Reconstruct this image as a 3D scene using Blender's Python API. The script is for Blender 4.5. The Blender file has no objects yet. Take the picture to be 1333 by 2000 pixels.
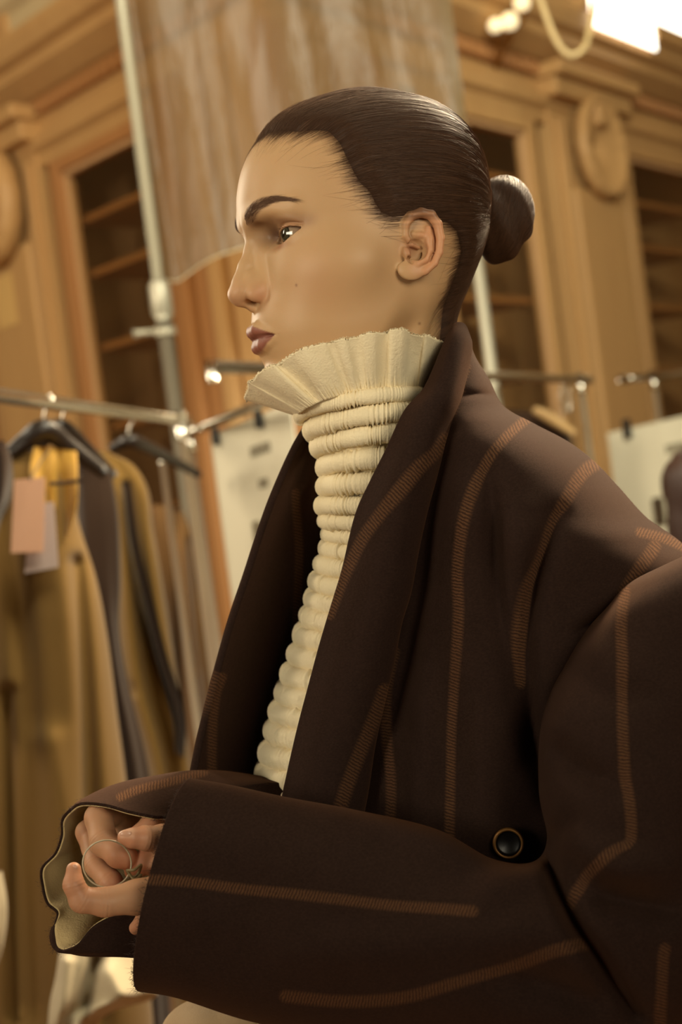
import bpy, bmesh, math, random
import numpy as np
from mathutils import Vector, Matrix

scn = bpy.context.scene
col = scn.collection
rng = np.random.default_rng(7)
random.seed(7)

# ------------------------------------------------------------------ camera
FPX, PW, PH = 2600.0, 1333.0, 2000.0          # focal length in pixels, frame size
ROLL, PITCH = math.radians(7.5), -55.0 / 2600.0
CAM = np.array((0.0, -1.05, 1.45))
_u0 = np.array((0.0, -math.sin(PITCH), math.cos(PITCH)))
_r0 = np.array((1.0, 0.0, 0.0))
FWD = np.array((0.0, math.cos(PITCH), math.sin(PITCH)))
RGT = _r0 * math.cos(ROLL) - _u0 * math.sin(ROLL)
UPV = _u0 * math.cos(ROLL) + _r0 * math.sin(ROLL)

cam_data = bpy.data.cameras.new('camera')
cam = bpy.data.objects.new('camera', cam_data)
col.objects.link(cam)
cam.matrix_world = Matrix(((RGT[0], UPV[0], -FWD[0], CAM[0]),
                           (RGT[1], UPV[1], -FWD[1], CAM[1]),
                           (RGT[2], UPV[2], -FWD[2], CAM[2]),
                           (0, 0, 0, 1)))
cam_data.sensor_fit = 'HORIZONTAL'
cam_data.sensor_width = 24.0
cam_data.lens = 24.0 * FPX / PW
cam_data.clip_start = 0.05
cam_data.dof.use_dof = True
cam_data.dof.focus_distance = 0.965
cam_data.dof.aperture_fstop = 5.0
scn.camera = cam

# ------------------------------------------------------------------ world, lights, exposure
world = bpy.data.worlds.new('world')
scn.world = world
world.use_nodes = True
world.node_tree.nodes['Background'].inputs[0].default_value = (1.0, 0.78, 0.52, 1)
world.node_tree.nodes['Background'].inputs[1].default_value = 0.07


def area_light(name, loc, target, size, power, color, size_y=None, spread=180):
    d = bpy.data.lights.new(name, 'AREA')
    d.energy = power
    d.color = color
    d.size = size
    d.spread = math.radians(spread)
    if size_y:
        d.shape = 'RECTANGLE'
        d.size_y = size_y
    o = bpy.data.objects.new(name, d)
    col.objects.link(o)
    o.location = loc
    o.rotation_euler = (Vector(target) - Vector(loc)).to_track_quat('-Z', 'Y').to_euler()
    return o


area_light('front_fill_light', (1.2, -2.4, 2.15), (0.03, 0.0, 1.76), 1.3, 5.0, (1.0, 0.88, 0.65), 1.1, 44)  # added front fill for face and neck, no known window
area_light('left_key_light', (-1.9, -1.9, 2.15), (-0.02, 0.0, 1.72), 0.9, 4.1, (1.0, 0.89, 0.67), 1.1, 44)  # unseen key added from front left for face and collar, no known window
area_light('window_light_side', (-1.9, 2.3, 2.5), (0.0, 0.0, 1.65), 0.6, 50, (1.0, 0.88, 0.66), 1.2)
area_light('window_light_back', (1.7, 1.9, 3.6), (0.25, 0.05, 1.55), 0.9, 110, (1.0, 0.80, 0.53), 0.9, 75)
area_light('wall_fill_light_right', (0.9, 0.3, 3.5), (1.0, 4.4, 2.2), 2.0, 225, (1.0, 0.94, 0.71), 1.0)  # added fill for the right wall and its cabinets, no known lamp
area_light('wall_fill_light_left', (-2.7, 0.4, 2.9), (-0.9, 4.2, 2.2), 1.4, 105, (1.0, 0.84, 0.60), 1.0)  # added to brighten the left wall and cabinet insides, no known lamp

vs = scn.view_settings
vs.view_transform = 'Standard'
vs.look = 'None'
vs.exposure = -0.42
vs.gamma = 1.0
vs.use_curve_mapping = False
scn.cycles.use_denoising = True
scn.cycles.max_bounces = 8
scn.cycles.transparent_max_bounces = 12


# ------------------------------------------------------------------ helpers
def P(px, py, d):
    """world point seen at photo position (px, py) standing d metres from the camera plane"""
    return CAM + d * ((px - PW / 2) / FPX * RGT + (PH / 2 - py) / FPX * UPV + FWD)


def PN(a):
    a = np.asarray(a, float)
    px, py, d = a[..., 0:1], a[..., 1:2], a[..., 2:3]
    return CAM + d * ((px - PW / 2) / FPX * RGT + (PH / 2 - py) / FPX * UPV + FWD)


def link(name, me, mat=None, parent=None):
    o = bpy.data.objects.new(name, me)
    col.objects.link(o)
    if mat is not None:
        if isinstance(mat, (list, tuple)):
            for m in mat:
                me.materials.append(m)
        elif len(me.materials) == 0:
            me.materials.append(mat)
    if parent is not None:
        o.parent = parent
        o.matrix_parent_inverse = Matrix.Translation(-parent.location) if parent.parent is None else parent.matrix_world.inverted()
    return o


def tag(o, label=None, cat=None, group=None, kind=None):
    if label: o['label'] = label
    if cat: o['category'] = cat
    if group: o['group'] = group
    if kind: o['kind'] = kind
    return o


def empty(name, loc, label, cat, group=None):
    o = bpy.data.objects.new(name, None)
    col.objects.link(o)
    o.location = loc
    o.empty_display_size = 0.05
    return tag(o, label, cat, group)


def pymesh(name, verts, faces, smooth=True):
    me = bpy.data.meshes.new(name)
    verts = np.asarray(verts, np.float32).reshape(-1, 3)
    fa = None
    if isinstance(faces, np.ndarray) and faces.ndim == 2:
        fa = faces
    if fa is not None:
        n, k = fa.shape
        me.vertices.add(len(verts))
        me.vertices.foreach_set('co', verts.ravel())
        me.loops.add(n * k)
        me.loops.foreach_set('vertex_index', fa.astype(np.int32).ravel())
        me.polygons.add(n)
        me.polygons.foreach_set('loop_start', np.arange(0, n * k, k, dtype=np.int32))
        me.update(calc_edges=True)
        me.validate()
    else:
        me.from_pydata([tuple(map(float, v)) for v in verts], [], [tuple(map(int, f)) for f in faces])
        me.update()
    if smooth:
        me.polygons.foreach_set('use_smooth', np.ones(len(me.polygons), bool))
    return me


def fattr(me, name, vals):
    a = me.attributes.new(name, 'FLOAT', 'POINT')
    a.data.foreach_set('value', np.asarray(vals, np.float32).ravel())


def cattr(me, name, rgb):
    a = me.attributes.new(name, 'FLOAT_COLOR', 'POINT')
    rgb = np.asarray(rgb, np.float32)
    a.data.foreach_set('color', np.concatenate([rgb, np.ones((len(rgb), 1), np.float32)], 1).ravel())


def catmull(pts, n, closed=False):
    """resample control points (m, k) to n points on a centripetal-free Catmull-Rom curve"""
    p = np.asarray(pts, float)
    m = len(p)
    if closed:
        t = np.linspace(0, m, n, endpoint=False)
        i = np.floor(t).astype(int)
        f = (t - i)[:, None]
        g = lambda k: p[(i + k) % m]
    else:
        t = np.linspace(0, m - 1, n)
        i = np.minimum(np.floor(t).astype(int), m - 2)
        f = (t - i)[:, None]
        q = np.concatenate([2 * p[:1] - p[1:2], p, 2 * p[-1:] - p[-2:-1]])
        g = lambda k: q[i + k + 1]
    a, b, c, d = g(-1), g(0), g(1), g(2)
    return 0.5 * (2 * b + (c - a) * f + (2 * a - 5 * b + 4 * c - d) * f ** 2 + (3 * b - a - 3 * c + d) * f ** 3)


def grid_faces(nu, nv, cu=False, cv=False):
    i, j = np.meshgrid(np.arange(nu if cu else nu - 1), np.arange(nv if cv else nv - 1), indexing='ij')
    i, j = i.ravel(), j.ravel()
    a = i * nv + j
    b = ((i + 1) % nu) * nv + j
    c = ((i + 1) % nu) * nv + (j + 1) % nv
    d = i * nv + (j + 1) % nv
    return np.stack([a, b, c, d], 1)


def tube_mesh(name, paths, radii, sides=8, caps=True):
    """one mesh of one or more swept tubes; paths in world space"""
    V, Fc = [], []
    base = 0
    for path, rad in zip(paths, radii):
        p = np.asarray(path, float)
        n = len(p)
        r = np.broadcast_to(np.asarray(rad, float), (n,))
        tan = np.gradient(p, axis=0)
        tan /= np.linalg.norm(tan, axis=1, keepdims=True) + 1e-12
        ref = np.array((0.0, 0, 1)) if abs(tan[0][2]) < 0.9 else np.array((1.0, 0, 0))
        nrm = np.cross(tan[0], ref)
        nrm /= np.linalg.norm(nrm)
        for k in range(n):
            nrm = nrm - tan[k] * np.dot(nrm, tan[k])
            nrm /= np.linalg.norm(nrm) + 1e-12
            bn = np.cross(tan[k], nrm)
            a = np.arange(sides) / sides * 2 * math.pi
            V.append(p[k] + r[k] * (np.cos(a)[:, None] * nrm + np.sin(a)[:, None] * bn))
        f = grid_faces(n, sides, cv=True) + base
        Fc += [tuple(q) for q in f[:, ::-1]]
        if caps:
            Fc.append(tuple(range(base, base + sides)))
            Fc.append(tuple(range(base + n * sides - 1, base + (n - 1) * sides - 1, -1)))
        base += n * sides
    return pymesh(name, np.concatenate(V), Fc)


def box_mesh(name, boxes, bevel=0.0, frame=None):
    """boxes: list of (x0,x1,y0,y1,z0,z1); one mesh; optional 4x4 frame"""
    bm = bmesh.new()
    for (x0, x1, y0, y1, z0, z1) in boxes:
        r = bmesh.ops.create_cube(bm, size=1.0)
        bmesh.ops.scale(bm, vec=(x1 - x0, y1 - y0, z1 - z0), verts=r['verts'])
        bmesh.ops.translate(bm, vec=((x0 + x1) / 2, (y0 + y1) / 2, (z0 + z1) / 2), verts=r['verts'])
    if bevel > 0:
        bmesh.ops.bevel(bm, geom=bm.edges[:], offset=bevel, segments=2, affect='EDGES', profile=0.6)
    if frame is not None:
        bm.transform(frame)
    me = bpy.data.meshes.new(name)
    bm.to_mesh(me)
    bm.free()
    return me


# ------------------------------------------------------------------ implicit surfaces -> mesh
def smin(a, b, k):
    h = np.maximum(k - np.abs(a - b), 0) / k
    return np.minimum(a, b) - h * h * k * 0.25


def smax(a, b, k):
    return -smin(-a, -b, k)


def sph(p, c, r):
    return np.linalg.norm(p - np.asarray(c, p.dtype), axis=1) - r


def ell(p, c, r, rot=None):
    q = p - np.asarray(c, p.dtype)
    if rot is not None:
        q = q @ np.asarray(rot, p.dtype)
    r = np.asarray(r, p.dtype)
    k0 = np.linalg.norm(q / r, axis=1)
    k1 = np.linalg.norm(q / (r * r), axis=1) + 1e-9
    return k0 * (k0 - 1) / k1


def cone(p, a, b, ra, rb):
    a = np.asarray(a, p.dtype)
    ba = np.asarray(b, p.dtype) - a
    t = np.clip(((p - a) @ ba) / (ba @ ba), 0, 1)
    return np.linalg.norm(p - a - t[:, None] * ba, axis=1) - (ra + (rb - ra) * t)


def chain(p, pts, k=0.0):
    """pts: list of (x,y,z,r)"""
    d = None
    for a, b in zip(pts[:-1], pts[1:]):
        e = cone(p, a[:3], b[:3], a[3], b[3])
        d = e if d is None else (smin(d, e, k) if k > 0 else np.minimum(d, e))
    return d


def rotm(ax, deg):
    return np.array(Matrix.Rotation(math.radians(deg), 3, ax))


def sstep(a, b, x):
    t = np.clip((x - a) / (b - a), 0, 1)
    return t * t * (3 - 2 * t)


def mesh_sdf(fn, lo, hi, h, bs=6, relax=1):
    lo, hi = np.asarray(lo, float), np.asarray(hi, float)
    nb = np.ceil((hi - lo) / (h * bs)).astype(int)
    cs = h * bs
    I = np.stack(np.meshgrid(*[np.arange(n) for n in nb], indexing='ij'), -1).reshape(-1, 3)
    cen = (lo + (I + 0.5) * cs).astype(np.float32)
    dc = np.concatenate([fn(c) for c in np.array_split(cen, max(1, len(cen) // 400000 + 1))])
    N = nb * bs
    V = np.repeat(np.repeat(np.repeat(np.where(dc < 0, -1.0, 1.0).astype(np.float32).reshape(nb), bs, 0), bs, 1), bs, 2)
    act = I[np.abs(dc) < cs * 1.35]
    off = np.stack(np.meshgrid(*[np.arange(bs)] * 3, indexing='ij'), -1).reshape(-1, 3)
    for ch in np.array_split(act, max(1, len(act) * bs ** 3 // 500000 + 1)):
        if len(ch) == 0:
            continue
        ij = (ch[:, None, :] * bs + off[None]).reshape(-1, 3)
        V[ij[:, 0], ij[:, 1], ij[:, 2]] = fn((lo + (ij + 0.5) * h).astype(np.float32))
    S = V < 0
    c = np.zeros(np.array(S.shape) - 1, np.uint8)
    for a in (0, 1):
        for b in (0, 1):
            for d in (0, 1):
                c += S[a:a + c.shape[0], b:b + c.shape[1], d:d + c.shape[2]]
    cells = np.argwhere((c > 0) & (c < 8))
    idx = np.full(c.shape, -1, np.int32)
    idx[cells[:, 0], cells[:, 1], cells[:, 2]] = np.arange(len(cells))
    acc = np.zeros((len(cells), 3))
    cnt = np.zeros(len(cells))
    corners = [(a, b, d) for a in (0, 1) for b in (0, 1) for d in (0, 1)]
    val = {k: V[cells[:, 0] + k[0], cells[:, 1] + k[1], cells[:, 2] + k[2]] for k in corners}
    for k in corners:
        for ax in range(3):
            if k[ax] == 0:
                k2 = tuple(1 if q == ax else k[q] for q in range(3))
                va, vb = val[k], val[k2]
                m = (va < 0) != (vb < 0)
                t = np.where(m, va / np.where(m, va - vb, 1), 0)
                pt = np.tile(np.array(k, float), (len(cells), 1))
                pt[:, ax] = t
                acc[m] += pt[m]
                cnt[m] += 1
    verts = lo + (cells + acc / np.maximum(cnt, 1)[:, None] + 0.5) * h
    quads = []
    for ax in range(3):
        u, v = (ax + 1) % 3, (ax + 2) % 3
        sl0 = [slice(None)] * 3
        sl1 = [slice(None)] * 3
        sl0[ax] = slice(0, -1)
        sl1[ax] = slice(1, None)
        A, B = S[tuple(sl0)], S[tuple(sl1)]
        e = np.argwhere(A != B)
        e = e[(e[:, u] > 0) & (e[:, v] > 0) & (e[:, u] < S.shape[u] - 1) & (e[:, v] < S.shape[v] - 1)]
        flip = A[e[:, 0], e[:, 1], e[:, 2]]
        q = []
        for du, dv in ((-1, -1), (0, -1), (0, 0), (-1, 0)):
            w = e.copy()
            w[:, u] += du
            w[:, v] += dv
            q.append(idx[w[:, 0], w[:, 1], w[:, 2]])
        q = np.stack(q, 1)
        q[~flip] = q[~flip][:, ::-1]
        quads.append(q)
    quads = np.concatenate(quads)
    for _ in range(relax):
        p = verts.astype(np.float32)
        e = h * 0.5
        d0 = fn(p)
        g = np.stack([fn(p + np.array([e if k == a else 0 for k in range(3)], np.float32)) - d0 for a in range(3)], 1) / e
        gn = np.linalg.norm(g, axis=1) + 1e-6
        st = np.clip(d0 / gn, -h * 0.7, h * 0.7)
        verts = verts - (g / gn[:, None]) * st[:, None]
    return verts, quads


# ------------------------------------------------------------------ materials
class NT:
    def __init__(self, name):
        self.m = bpy.data.materials.new(name)
        self.m.use_nodes = True
        self.t = self.m.node_tree
        self.b = self.t.nodes['Principled BSDF']
        self.out = self.t.nodes['Material Output']

    def n(self, kind, **kw):
        nd = self.t.nodes.new(kind)
        for k, v in kw.items():
            if k in nd.inputs.keys():
                s = nd.inputs[k]
                if isinstance(v, bpy.types.NodeSocket):
                    self.t.links.new(v, s)
                else:
                    s.default_value = v
            else:
                setattr(nd, k, v)
        return nd

    def l(self, a, b):
        self.t.links.new(a, b)

    def set(self, **kw):
        for k, v in kw.items():
            k = k.replace('_', ' ')
            s = self.b.inputs[k]
            if isinstance(v, bpy.types.NodeSocket):
                self.t.links.new(v, s)
            else:
                s.default_value = v
        return self

    def math(self, op, a, b=None, c=None, clamp=False):
        nd = self.t.nodes.new('ShaderNodeMath')
        nd.operation = op
        nd.use_clamp = clamp
        for i, v in enumerate((a, b, c)):
            if v is None:
                continue
            if isinstance(v, bpy.types.NodeSocket):
                self.t.links.new(v, nd.inputs[i])
            else:
                nd.inputs[i].default_value = v
        return nd.outputs[0]

    def mix(self, f, a, b, kind='MIX'):
        nd = self.t.nodes.new('ShaderNodeMix')
        nd.data_type = 'RGBA'
        nd.blend_type = kind
        for i, v in ((0, f), (6, a), (7, b)):
            if isinstance(v, bpy.types.NodeSocket):
                self.t.links.new(v, nd.inputs[i])
            else:
                nd.inputs[i].default_value = v if i == 0 else (*v[:3], 1)
        return nd.outputs[2]

    def attr(self, name):
        return self.n('ShaderNodeAttribute', attribute_name=name)

    def ramp(self, fac, stops):
        nd = self.n('ShaderNodeValToRGB', Fac=fac)
        e = nd.color_ramp.elements
        while len(e) < len(stops):
            e.new(0.5)
        for k, (p, c) in zip(e, stops):
            k.position = p
            k.color = (*c[:3], 1)
        return nd.outputs[0]

    def noise(self, vec, scale, detail=3.0, rough=0.55, dist=0.0):
        nd = self.n('ShaderNodeTexNoise', Scale=scale, Detail=detail, Roughness=rough, Distortion=dist)
        if vec is not None:
            self.l(vec, nd.inputs['Vector'])
        return nd.outputs[0]

    def obj(self):
        return self.n('ShaderNodeTexCoord').outputs['Object']

    def mapped(self, vec, scale=(1, 1, 1), rot=(0, 0, 0), loc=(0, 0, 0)):
        nd = self.n('ShaderNodeMapping')
        self.l(vec, nd.inputs[0])
        nd.inputs['Scale'].default_value = scale
        nd.inputs['Rotation'].default_value = rot
        nd.inputs['Location'].default_value = loc
        return nd.outputs[0]

    def bump(self, height, strength=0.3, dist=0.002):
        nd = self.n('ShaderNodeBump', Strength=strength, Distance=dist, Height=height)
        self.l(nd.outputs[0], self.b.inputs['Normal'])
        return self


def S(r, g, b):
    """sRGB 0-255 to linear"""
    return tuple(((c / 255 + 0.055) / 1.055) ** 2.4 if c > 10 else c / 255 / 12.92 for c in (r, g, b))


def plain(name, rgb, rough=0.5, metal=0.0, noise_amt=0.0, scale=30.0, bump=0.0, **kw):
    t = NT(name)
    c = (*rgb, 1)
    if noise_amt or bump:
        nz = t.noise(t.obj(), scale, 4)
        if noise_amt:
            c = t.mix(nz, tuple(x * (1 - noise_amt) for x in rgb), tuple(min(1, x * (1 + noise_amt)) for x in rgb))
        if bump:
            t.bump(nz, bump, 0.002)
    t.set(Base_Color=c, Roughness=rough, Metallic=metal, **kw)
    return t.m


def skin_material():
    t = NT('skin')
    o = t.obj()
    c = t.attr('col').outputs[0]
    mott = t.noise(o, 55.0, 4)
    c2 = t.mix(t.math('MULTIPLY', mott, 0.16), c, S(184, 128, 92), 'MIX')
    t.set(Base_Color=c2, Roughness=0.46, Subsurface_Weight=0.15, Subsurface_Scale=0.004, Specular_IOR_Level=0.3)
    t.b.inputs['Subsurface Radius'].default_value = (1.0, 0.36, 0.18)
    t.bump(t.noise(o, 900.0, 2), 0.06, 0.001)
    return t.m


def hair_material(name='hair'):
    t = NT(name)
    u, v = t.attr('hu').outputs[2], t.attr('hv').outputs[2]
    cmb = t.n('ShaderNodeCombineXYZ', X=t.math('MULTIPLY', u, 60.0), Y=t.math('MULTIPLY', v, 1.2), Z=0.0)
    cmb2 = t.n('ShaderNodeCombineXYZ', X=t.math('MULTIPLY', u, 230.0), Y=t.math('MULTIPLY', v, 3.0), Z=0.3)
    a = t.noise(cmb.outputs[0], 1.0, 3, 0.6)
    b = t.noise(cmb2.outputs[0], 1.0, 2, 0.6)
    s = t.math('ADD', t.math('MULTIPLY', a, 0.5), t.math('MULTIPLY', b, 0.5))
    c = t.ramp(s, [(0.32, S(34, 22, 15)), (0.5, S(60, 40, 27)), (0.70, S(96, 67, 47))])
    t.set(Base_Color=c, Roughness=0.52, Specular_IOR_Level=0.22)
    t.bump(s, 0.5, 0.001)
    return t.m


def strand_material():
    t = NT('hair_strand')
    t.set(Base_Color=(*S(78, 53, 36), 1), Roughness=0.5, Specular_IOR_Level=0.3)
    return t.m


M = {}
M['skin'] = skin_material()
M['hair'] = hair_material()
M['strand'] = strand_material()
M['brow'] = plain('eyebrow_hair', S(104, 74, 54), 0.85)
HEAD_RES, HAIR_RES, HAND_RES, N_STRANDS = 0.09, 0.16, 0.085, 9000


# ------------------------------------------------------------------ the room
def wood_material(name, a, b, scale=1.0, rough=0.5):
    t = NT(name)
    o = t.obj()
    w = t.noise(t.mapped(o, (9 * scale, 9 * scale, 0.9 * scale)), 1.0, 5, 0.6, 0.6)
    f = t.noise(t.mapped(o, (90 * scale, 90 * scale, 4 * scale)), 1.0, 3)
    c = t.mix(w, a, b)
    c = t.mix(t.math('MULTIPLY', f, 0.35), c, tuple(x * 0.6 for x in a))
    t.set(Base_Color=c, Roughness=rough, Specular_IOR_Level=0.4)
    t.bump(f, 0.15, 0.002)
    return t.m


M['oak'] = wood_material('oak_panelling', S(184, 142, 94), S(206, 166, 112))
M['oak_red'] = wood_material('oak_moulding', S(168, 116, 72), S(190, 140, 90))
M['oak_dark'] = wood_material('oak_inside', S(196, 154, 110), S(210, 170, 126))
M['plaster'] = plain('pale_plaster', S(196, 176, 138), .8, 0, .08, 6)
M['floor'] = wood_material('parquet', S(110, 74, 44), S(136, 94, 58))
M['chrome'] = plain('chrome', S(205, 200, 188), .22, 1.0)
M['dark_metal'] = plain('dark_metal', S(60, 56, 50), .35, .9)
M['white_paper'] = plain('white_card', S(204, 198, 176), .7, 0, .03, 4)
M['black'] = plain('black_plastic', S(22, 19, 17), .45)
M['ink'] = plain('printed_ink', S(120, 112, 92), .8)


def glass_material():
    t = NT('cabinet_glass')
    tr = t.n('ShaderNodeBsdfTransparent')
    tr.inputs[0].default_value = (.9, .87, .8, 1)
    gl = t.n('ShaderNodeBsdfGlossy', Roughness=0.12)
    gl.inputs[0].default_value = (.9, .85, .75, 1)
    mx = t.n('ShaderNodeMixShader')
    mx.inputs[0].default_value = 0.06
    t.l(tr.outputs[0], mx.inputs[1])
    t.l(gl.outputs[0], mx.inputs[2])
    t.l(mx.outputs[0], t.out.inputs[0])
    return t.m


def glow_material(name, rgb, strength):
    t = NT(name)
    t.set(Base_Color=(*rgb, 1), Emission_Color=(*rgb, 1), Emission_Strength=strength)
    return t.m


M['glass'] = glass_material()
M['daylight'] = glow_material('bright_daylight', S(255, 248, 230), 5.0)

flo = link('floor', box_mesh('floor', [(-6, 8, -5, 9, -0.05, 0)]), M['floor']); tag(flo, 'brown wooden floor of the room', kind='structure')
cei = link('ceiling', box_mesh('ceiling', [(-6, 8, 0.2, 9, 4.6, 4.7)]), M['plaster']); tag(cei, 'pale plaster ceiling above the panelling', kind='structure')

for nm_, bx_, lb_ in (('wall_far_left', (-5.6, -5.5, -4, 9, 0, 4.6), 'plain plaster wall far to the left'), ('wall_far_right', (7.5, 7.6, -4, 9, 0, 4.6), 'plain plaster wall far to the right'), ('wall_back', (-5.6, 7.6, 8.9, 9.0, 0, 4.6), 'plain plaster wall behind the bookcases')):
    tag(link(nm_, box_mesh(nm_, [bx_]), M['plaster']), lb_, kind='structure')

CORNER = np.array((-0.05, 3.35))
CORNICE = [(0, 2.88), (.03, 2.88), (.035, 2.93), (.06, 2.95), (.06, 3.0), (.03, 3.01), (.03, 3.05), (.02, 3.06), (.02, 3.14), (.05, 3.15), (.09, 3.18), (.13, 3.21), (.13, 3.25), (.17, 3.27), (.19, 3.32), (.19, 3.35), (0, 3.36)]


class Wall:
    def __init__(self, name, ang, sgn, label):
        u = np.array((sgn * math.cos(ang), math.sin(ang)))
        n = np.array((-u[1], u[0]))
        if n @ (CAM[:2] - CORNER) < 0:
            n = -n
        self.u, self.nv = u, n
        self.fr = Matrix(((u[0], n[0], 0, CORNER[0]), (u[1], n[1], 0, CORNER[1]), (0, 0, 1, 0), (0, 0, 0, 1)))
        self.flip = self.fr.to_3x3().determinant() < 0
        s_ = .60 if sgn < 0 else .78
        me = self.mesh(name, [(s_, 5.6, -.50, -.46, 0, 3.36), (s_, 5.6, -.46, 0.0, 3.0, 3.36), (s_, 5.6, -.46, 0.0, 0, .75), (s_ - .02, s_, -.46, 0.0, 0, 3.36), (0.0, s_, -.05, -.02, 2.9, 3.36)])
        self.o = link(name, me, M['oak_dark'])
        tag(self.o, label, kind='structure')
        self.name = name

    def mesh(self, name, boxes, bevel=0.0):
        me = box_mesh(name, boxes, bevel, self.fr)
        if self.flip:
            me.flip_normals()
        return me

    def part(self, name, boxes, mat, bevel=0.004):
        return link(name, self.mesh(name, boxes, bevel), mat, self.o)

    def pt(self, s, n, z):
        p = CORNER + self.u * s + self.nv * n
        return np.array((p[0], p[1], z))

    def extrude(self, name, prof, s0, s1, mat):
        k = len(prof)
        V = [self.pt(s0, n, z) for n, z in prof] + [self.pt(s1, n, z) for n, z in prof]
        Fc = [(i, (i + 1) % k, k + (i + 1) % k, k + i) for i in range(k)] + [tuple(range(k)), tuple(range(2 * k - 1, k - 1, -1))]
        me = pymesh(name, V, Fc, smooth=False)
        return link(name, me, mat, self.o)

    def cabinet(self, s0, s1, mat_frame, shelves=(2.64, 2.42, 2.12, 1.80, 1.45, 1.1)):
        z0, z1 = .85, 2.83
        fw = .075
        self.part('door_frame', [(s0 - fw, s0, -.02, .03, z0 - fw, z1 + fw), (s1, s1 + fw, -.02, .03, z0 - fw, z1 + fw), (s0, s1, -.02, .03, z1, z1 + fw), (s0, s1, -.02, .03, z0 - fw, z0)], mat_frame, .008)
        self.part('door_bead', [(s0, s0 + .018, -.03, .012, z0, z1), (s1 - .018, s1, -.03, .012, z0, z1), (s0, s1, -.03, .012, z1 - .022, z1)], M['oak_dark'], .003)
        self.part('glass_pane', [(s0, s1, -.012, -.008, z0, z1)], M['glass'], 0)
        for z in shelves:
            self.part('shelf', [(s0 - .05, s1 + .05, -.44, -.06, z - .014, z + .014)], M['oak_red'], .002)
        self.part('lower_panel', [(s0 - fw, s1 + fw, -.02, .02, .12, z0 - fw - .01)], mat_frame, .01)

    def pilaster(self, s0, s1, m1, m2):
        w = s1 - s0
        self.part('pilaster', [(s0, s1, -.02, .05, .0, 2.98)], m1, .006)
        self.part('pilaster_face', [(s0 + .16 * w, s1 - .16 * w, .03, .085, .25, 2.60)], m2, .02)
        for a in (.06, .11, .86, .91):
            self.part('fillet', [(s0 + a * w, s0 + (a + .03) * w, .04, .068, .15, 2.9)], m1, .006)
        self.part('capital', [(s0 - .03, s1 + .03, -.02, .12, 2.98, 3.06), (s0 - .05, s1 + .05, -.02, .16, 3.06, 3.12)], m1, .012)
        self.part('upper_block', [(s0 - .06, s0 + .12, -.02, .14, 3.36, 4.5)], m1, .012)
        # carved shell
        c, R = (s0 + s1) / 2, .215
        nr, na = 16, 90
        V = []
        for i in range(nr):
            r_ = R * (i / (nr - 1))
            for j in range(na):
                a_ = j / na * 2 * math.pi
                rib = abs(math.sin(a_ * 8)) ** .7 * .35
                f = i / (nr - 1)
                n_ = .10 + .055 * f ** 2.5 + .018 * rib * f - (.07 if f > .96 else 0)
                if f < .35:
                    n_ -= .035 * (1 - f / .35)
                V.append(self.pt(c + r_ * .95 * math.cos(a_), n_, 2.79 + 1.08 * r_ * math.sin(a_)))
        me = pymesh('carved_shell', V, grid_faces(nr, na, cv=True))
        so_ = link('carved_shell', me, m1, self.o)
        sm = so_.modifiers.new('thickness', 'SOLIDIFY'); sm.thickness = .03
        self.part('shell_boss', [(c - .05, c + .05, .05, .15, 2.88, 2.98)], m1, .02)


WL = Wall('wall_left', math.atan(1.1), -1, 'oak panelled wall with a glazed bookcase on the left')
WR = Wall('wall_right', math.atan(1.25), 1, 'oak panelled wall with glazed bookcases on the right')
for Wd, (ca, cb), pil in ((WL, (.66, 1.29), (1.42, 2.02)), (WR, (.92, 1.63), (1.80, 2.47))):
    Wd.cabinet(ca, cb, M['oak_red'] if Wd is WL else M['oak'])
    Wd.pilaster(*pil, M['oak'], M['oak'])
    Wd.cabinet(pil[1] + .13, pil[1] + .95, M['oak_red'] if Wd is WL else M['oak'])
    Wd.pilaster(pil[1] + 1.12, pil[1] + 1.7, M['oak'], M['oak'])
    Wd.extrude('cornice', CORNICE, -.02, 5.0, M['oak'])
    Wd.extrude('picture_rail', [(0, 3.36), (.10, 3.36), (.12, 3.40), (.12, 3.46), (.16, 3.49), (.16, 3.53), (0, 3.54)], -.02, 1.94 if Wd is WR else 5.0, M['oak_red'] if Wd is WR else M['plaster'])
    Wd.part('upper_wall', [(-.02, 2.0 if Wd is WR else 5.0, -.05, 0, 3.36, 4.6)], M['plaster'], 0)
    dm = Wd.mesh('dentil', [(0, .035, .02, .06, 3.075, 3.13)], .004)
    for k in range(70):
        s_ = .05 + k * .06
        o_ = bpy.data.objects.new('dentil', dm)
        if not dm.materials: dm.materials.append(M['oak_red'])
        col.objects.link(o_)
        o_.parent = Wd.o
        o_.location = (Wd.u[0] * s_, Wd.u[1] * s_, 0)
# corner pier with narrow strips
for Wd in (WL, WR):
    w_ = .57 if Wd is WL else .70
    Wd.part('corner_pier', [(-.06, w_, -.04, .03, 0, 2.98)], M['oak_red'], .006)
    for s0, s1, n_ in ((.02, .14, .06), (.17, .27, .055), (.30, .37, .075), (.40, .48, .05), (.50, .56, .07)):
        Wd.part('corner_strip', [(s0, s1, .0, n_, .1, 2.95)], M['oak'] if s1 < .4 else M['oak_red'], .008)

# daylight window above the right-hand cornice
win = link('window_1', WR.mesh('window_1', [(2.02, 2.66, .195, .205, 3.29, 4.5), (2.66, 4.9, .195, .205, 3.42, 4.5)]), M['daylight'])
tag(win, 'bright daylight window above the right cornice', kind='structure')
WR.part('window_frame', [(1.96, 2.02, -.02, .20, 3.36, 4.55), (2.66, 5.0, -.02, .22, 3.34, 3.42), (1.96, 5.0, -.02, .18, 4.5, 4.6), (3.5, 3.56, .10, .17, 3.5, 4.5)], M['oak'], .01)
win2 = link('window_2', WL.mesh('window_2', [(1.62, 1.80, .11, .125, 3.22, 3.62)], .01), glow_material('soft_daylight', S(255, 240, 205), 1.3))
tag(win2, 'small bright pane high on the left pier', kind='structure')

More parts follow.
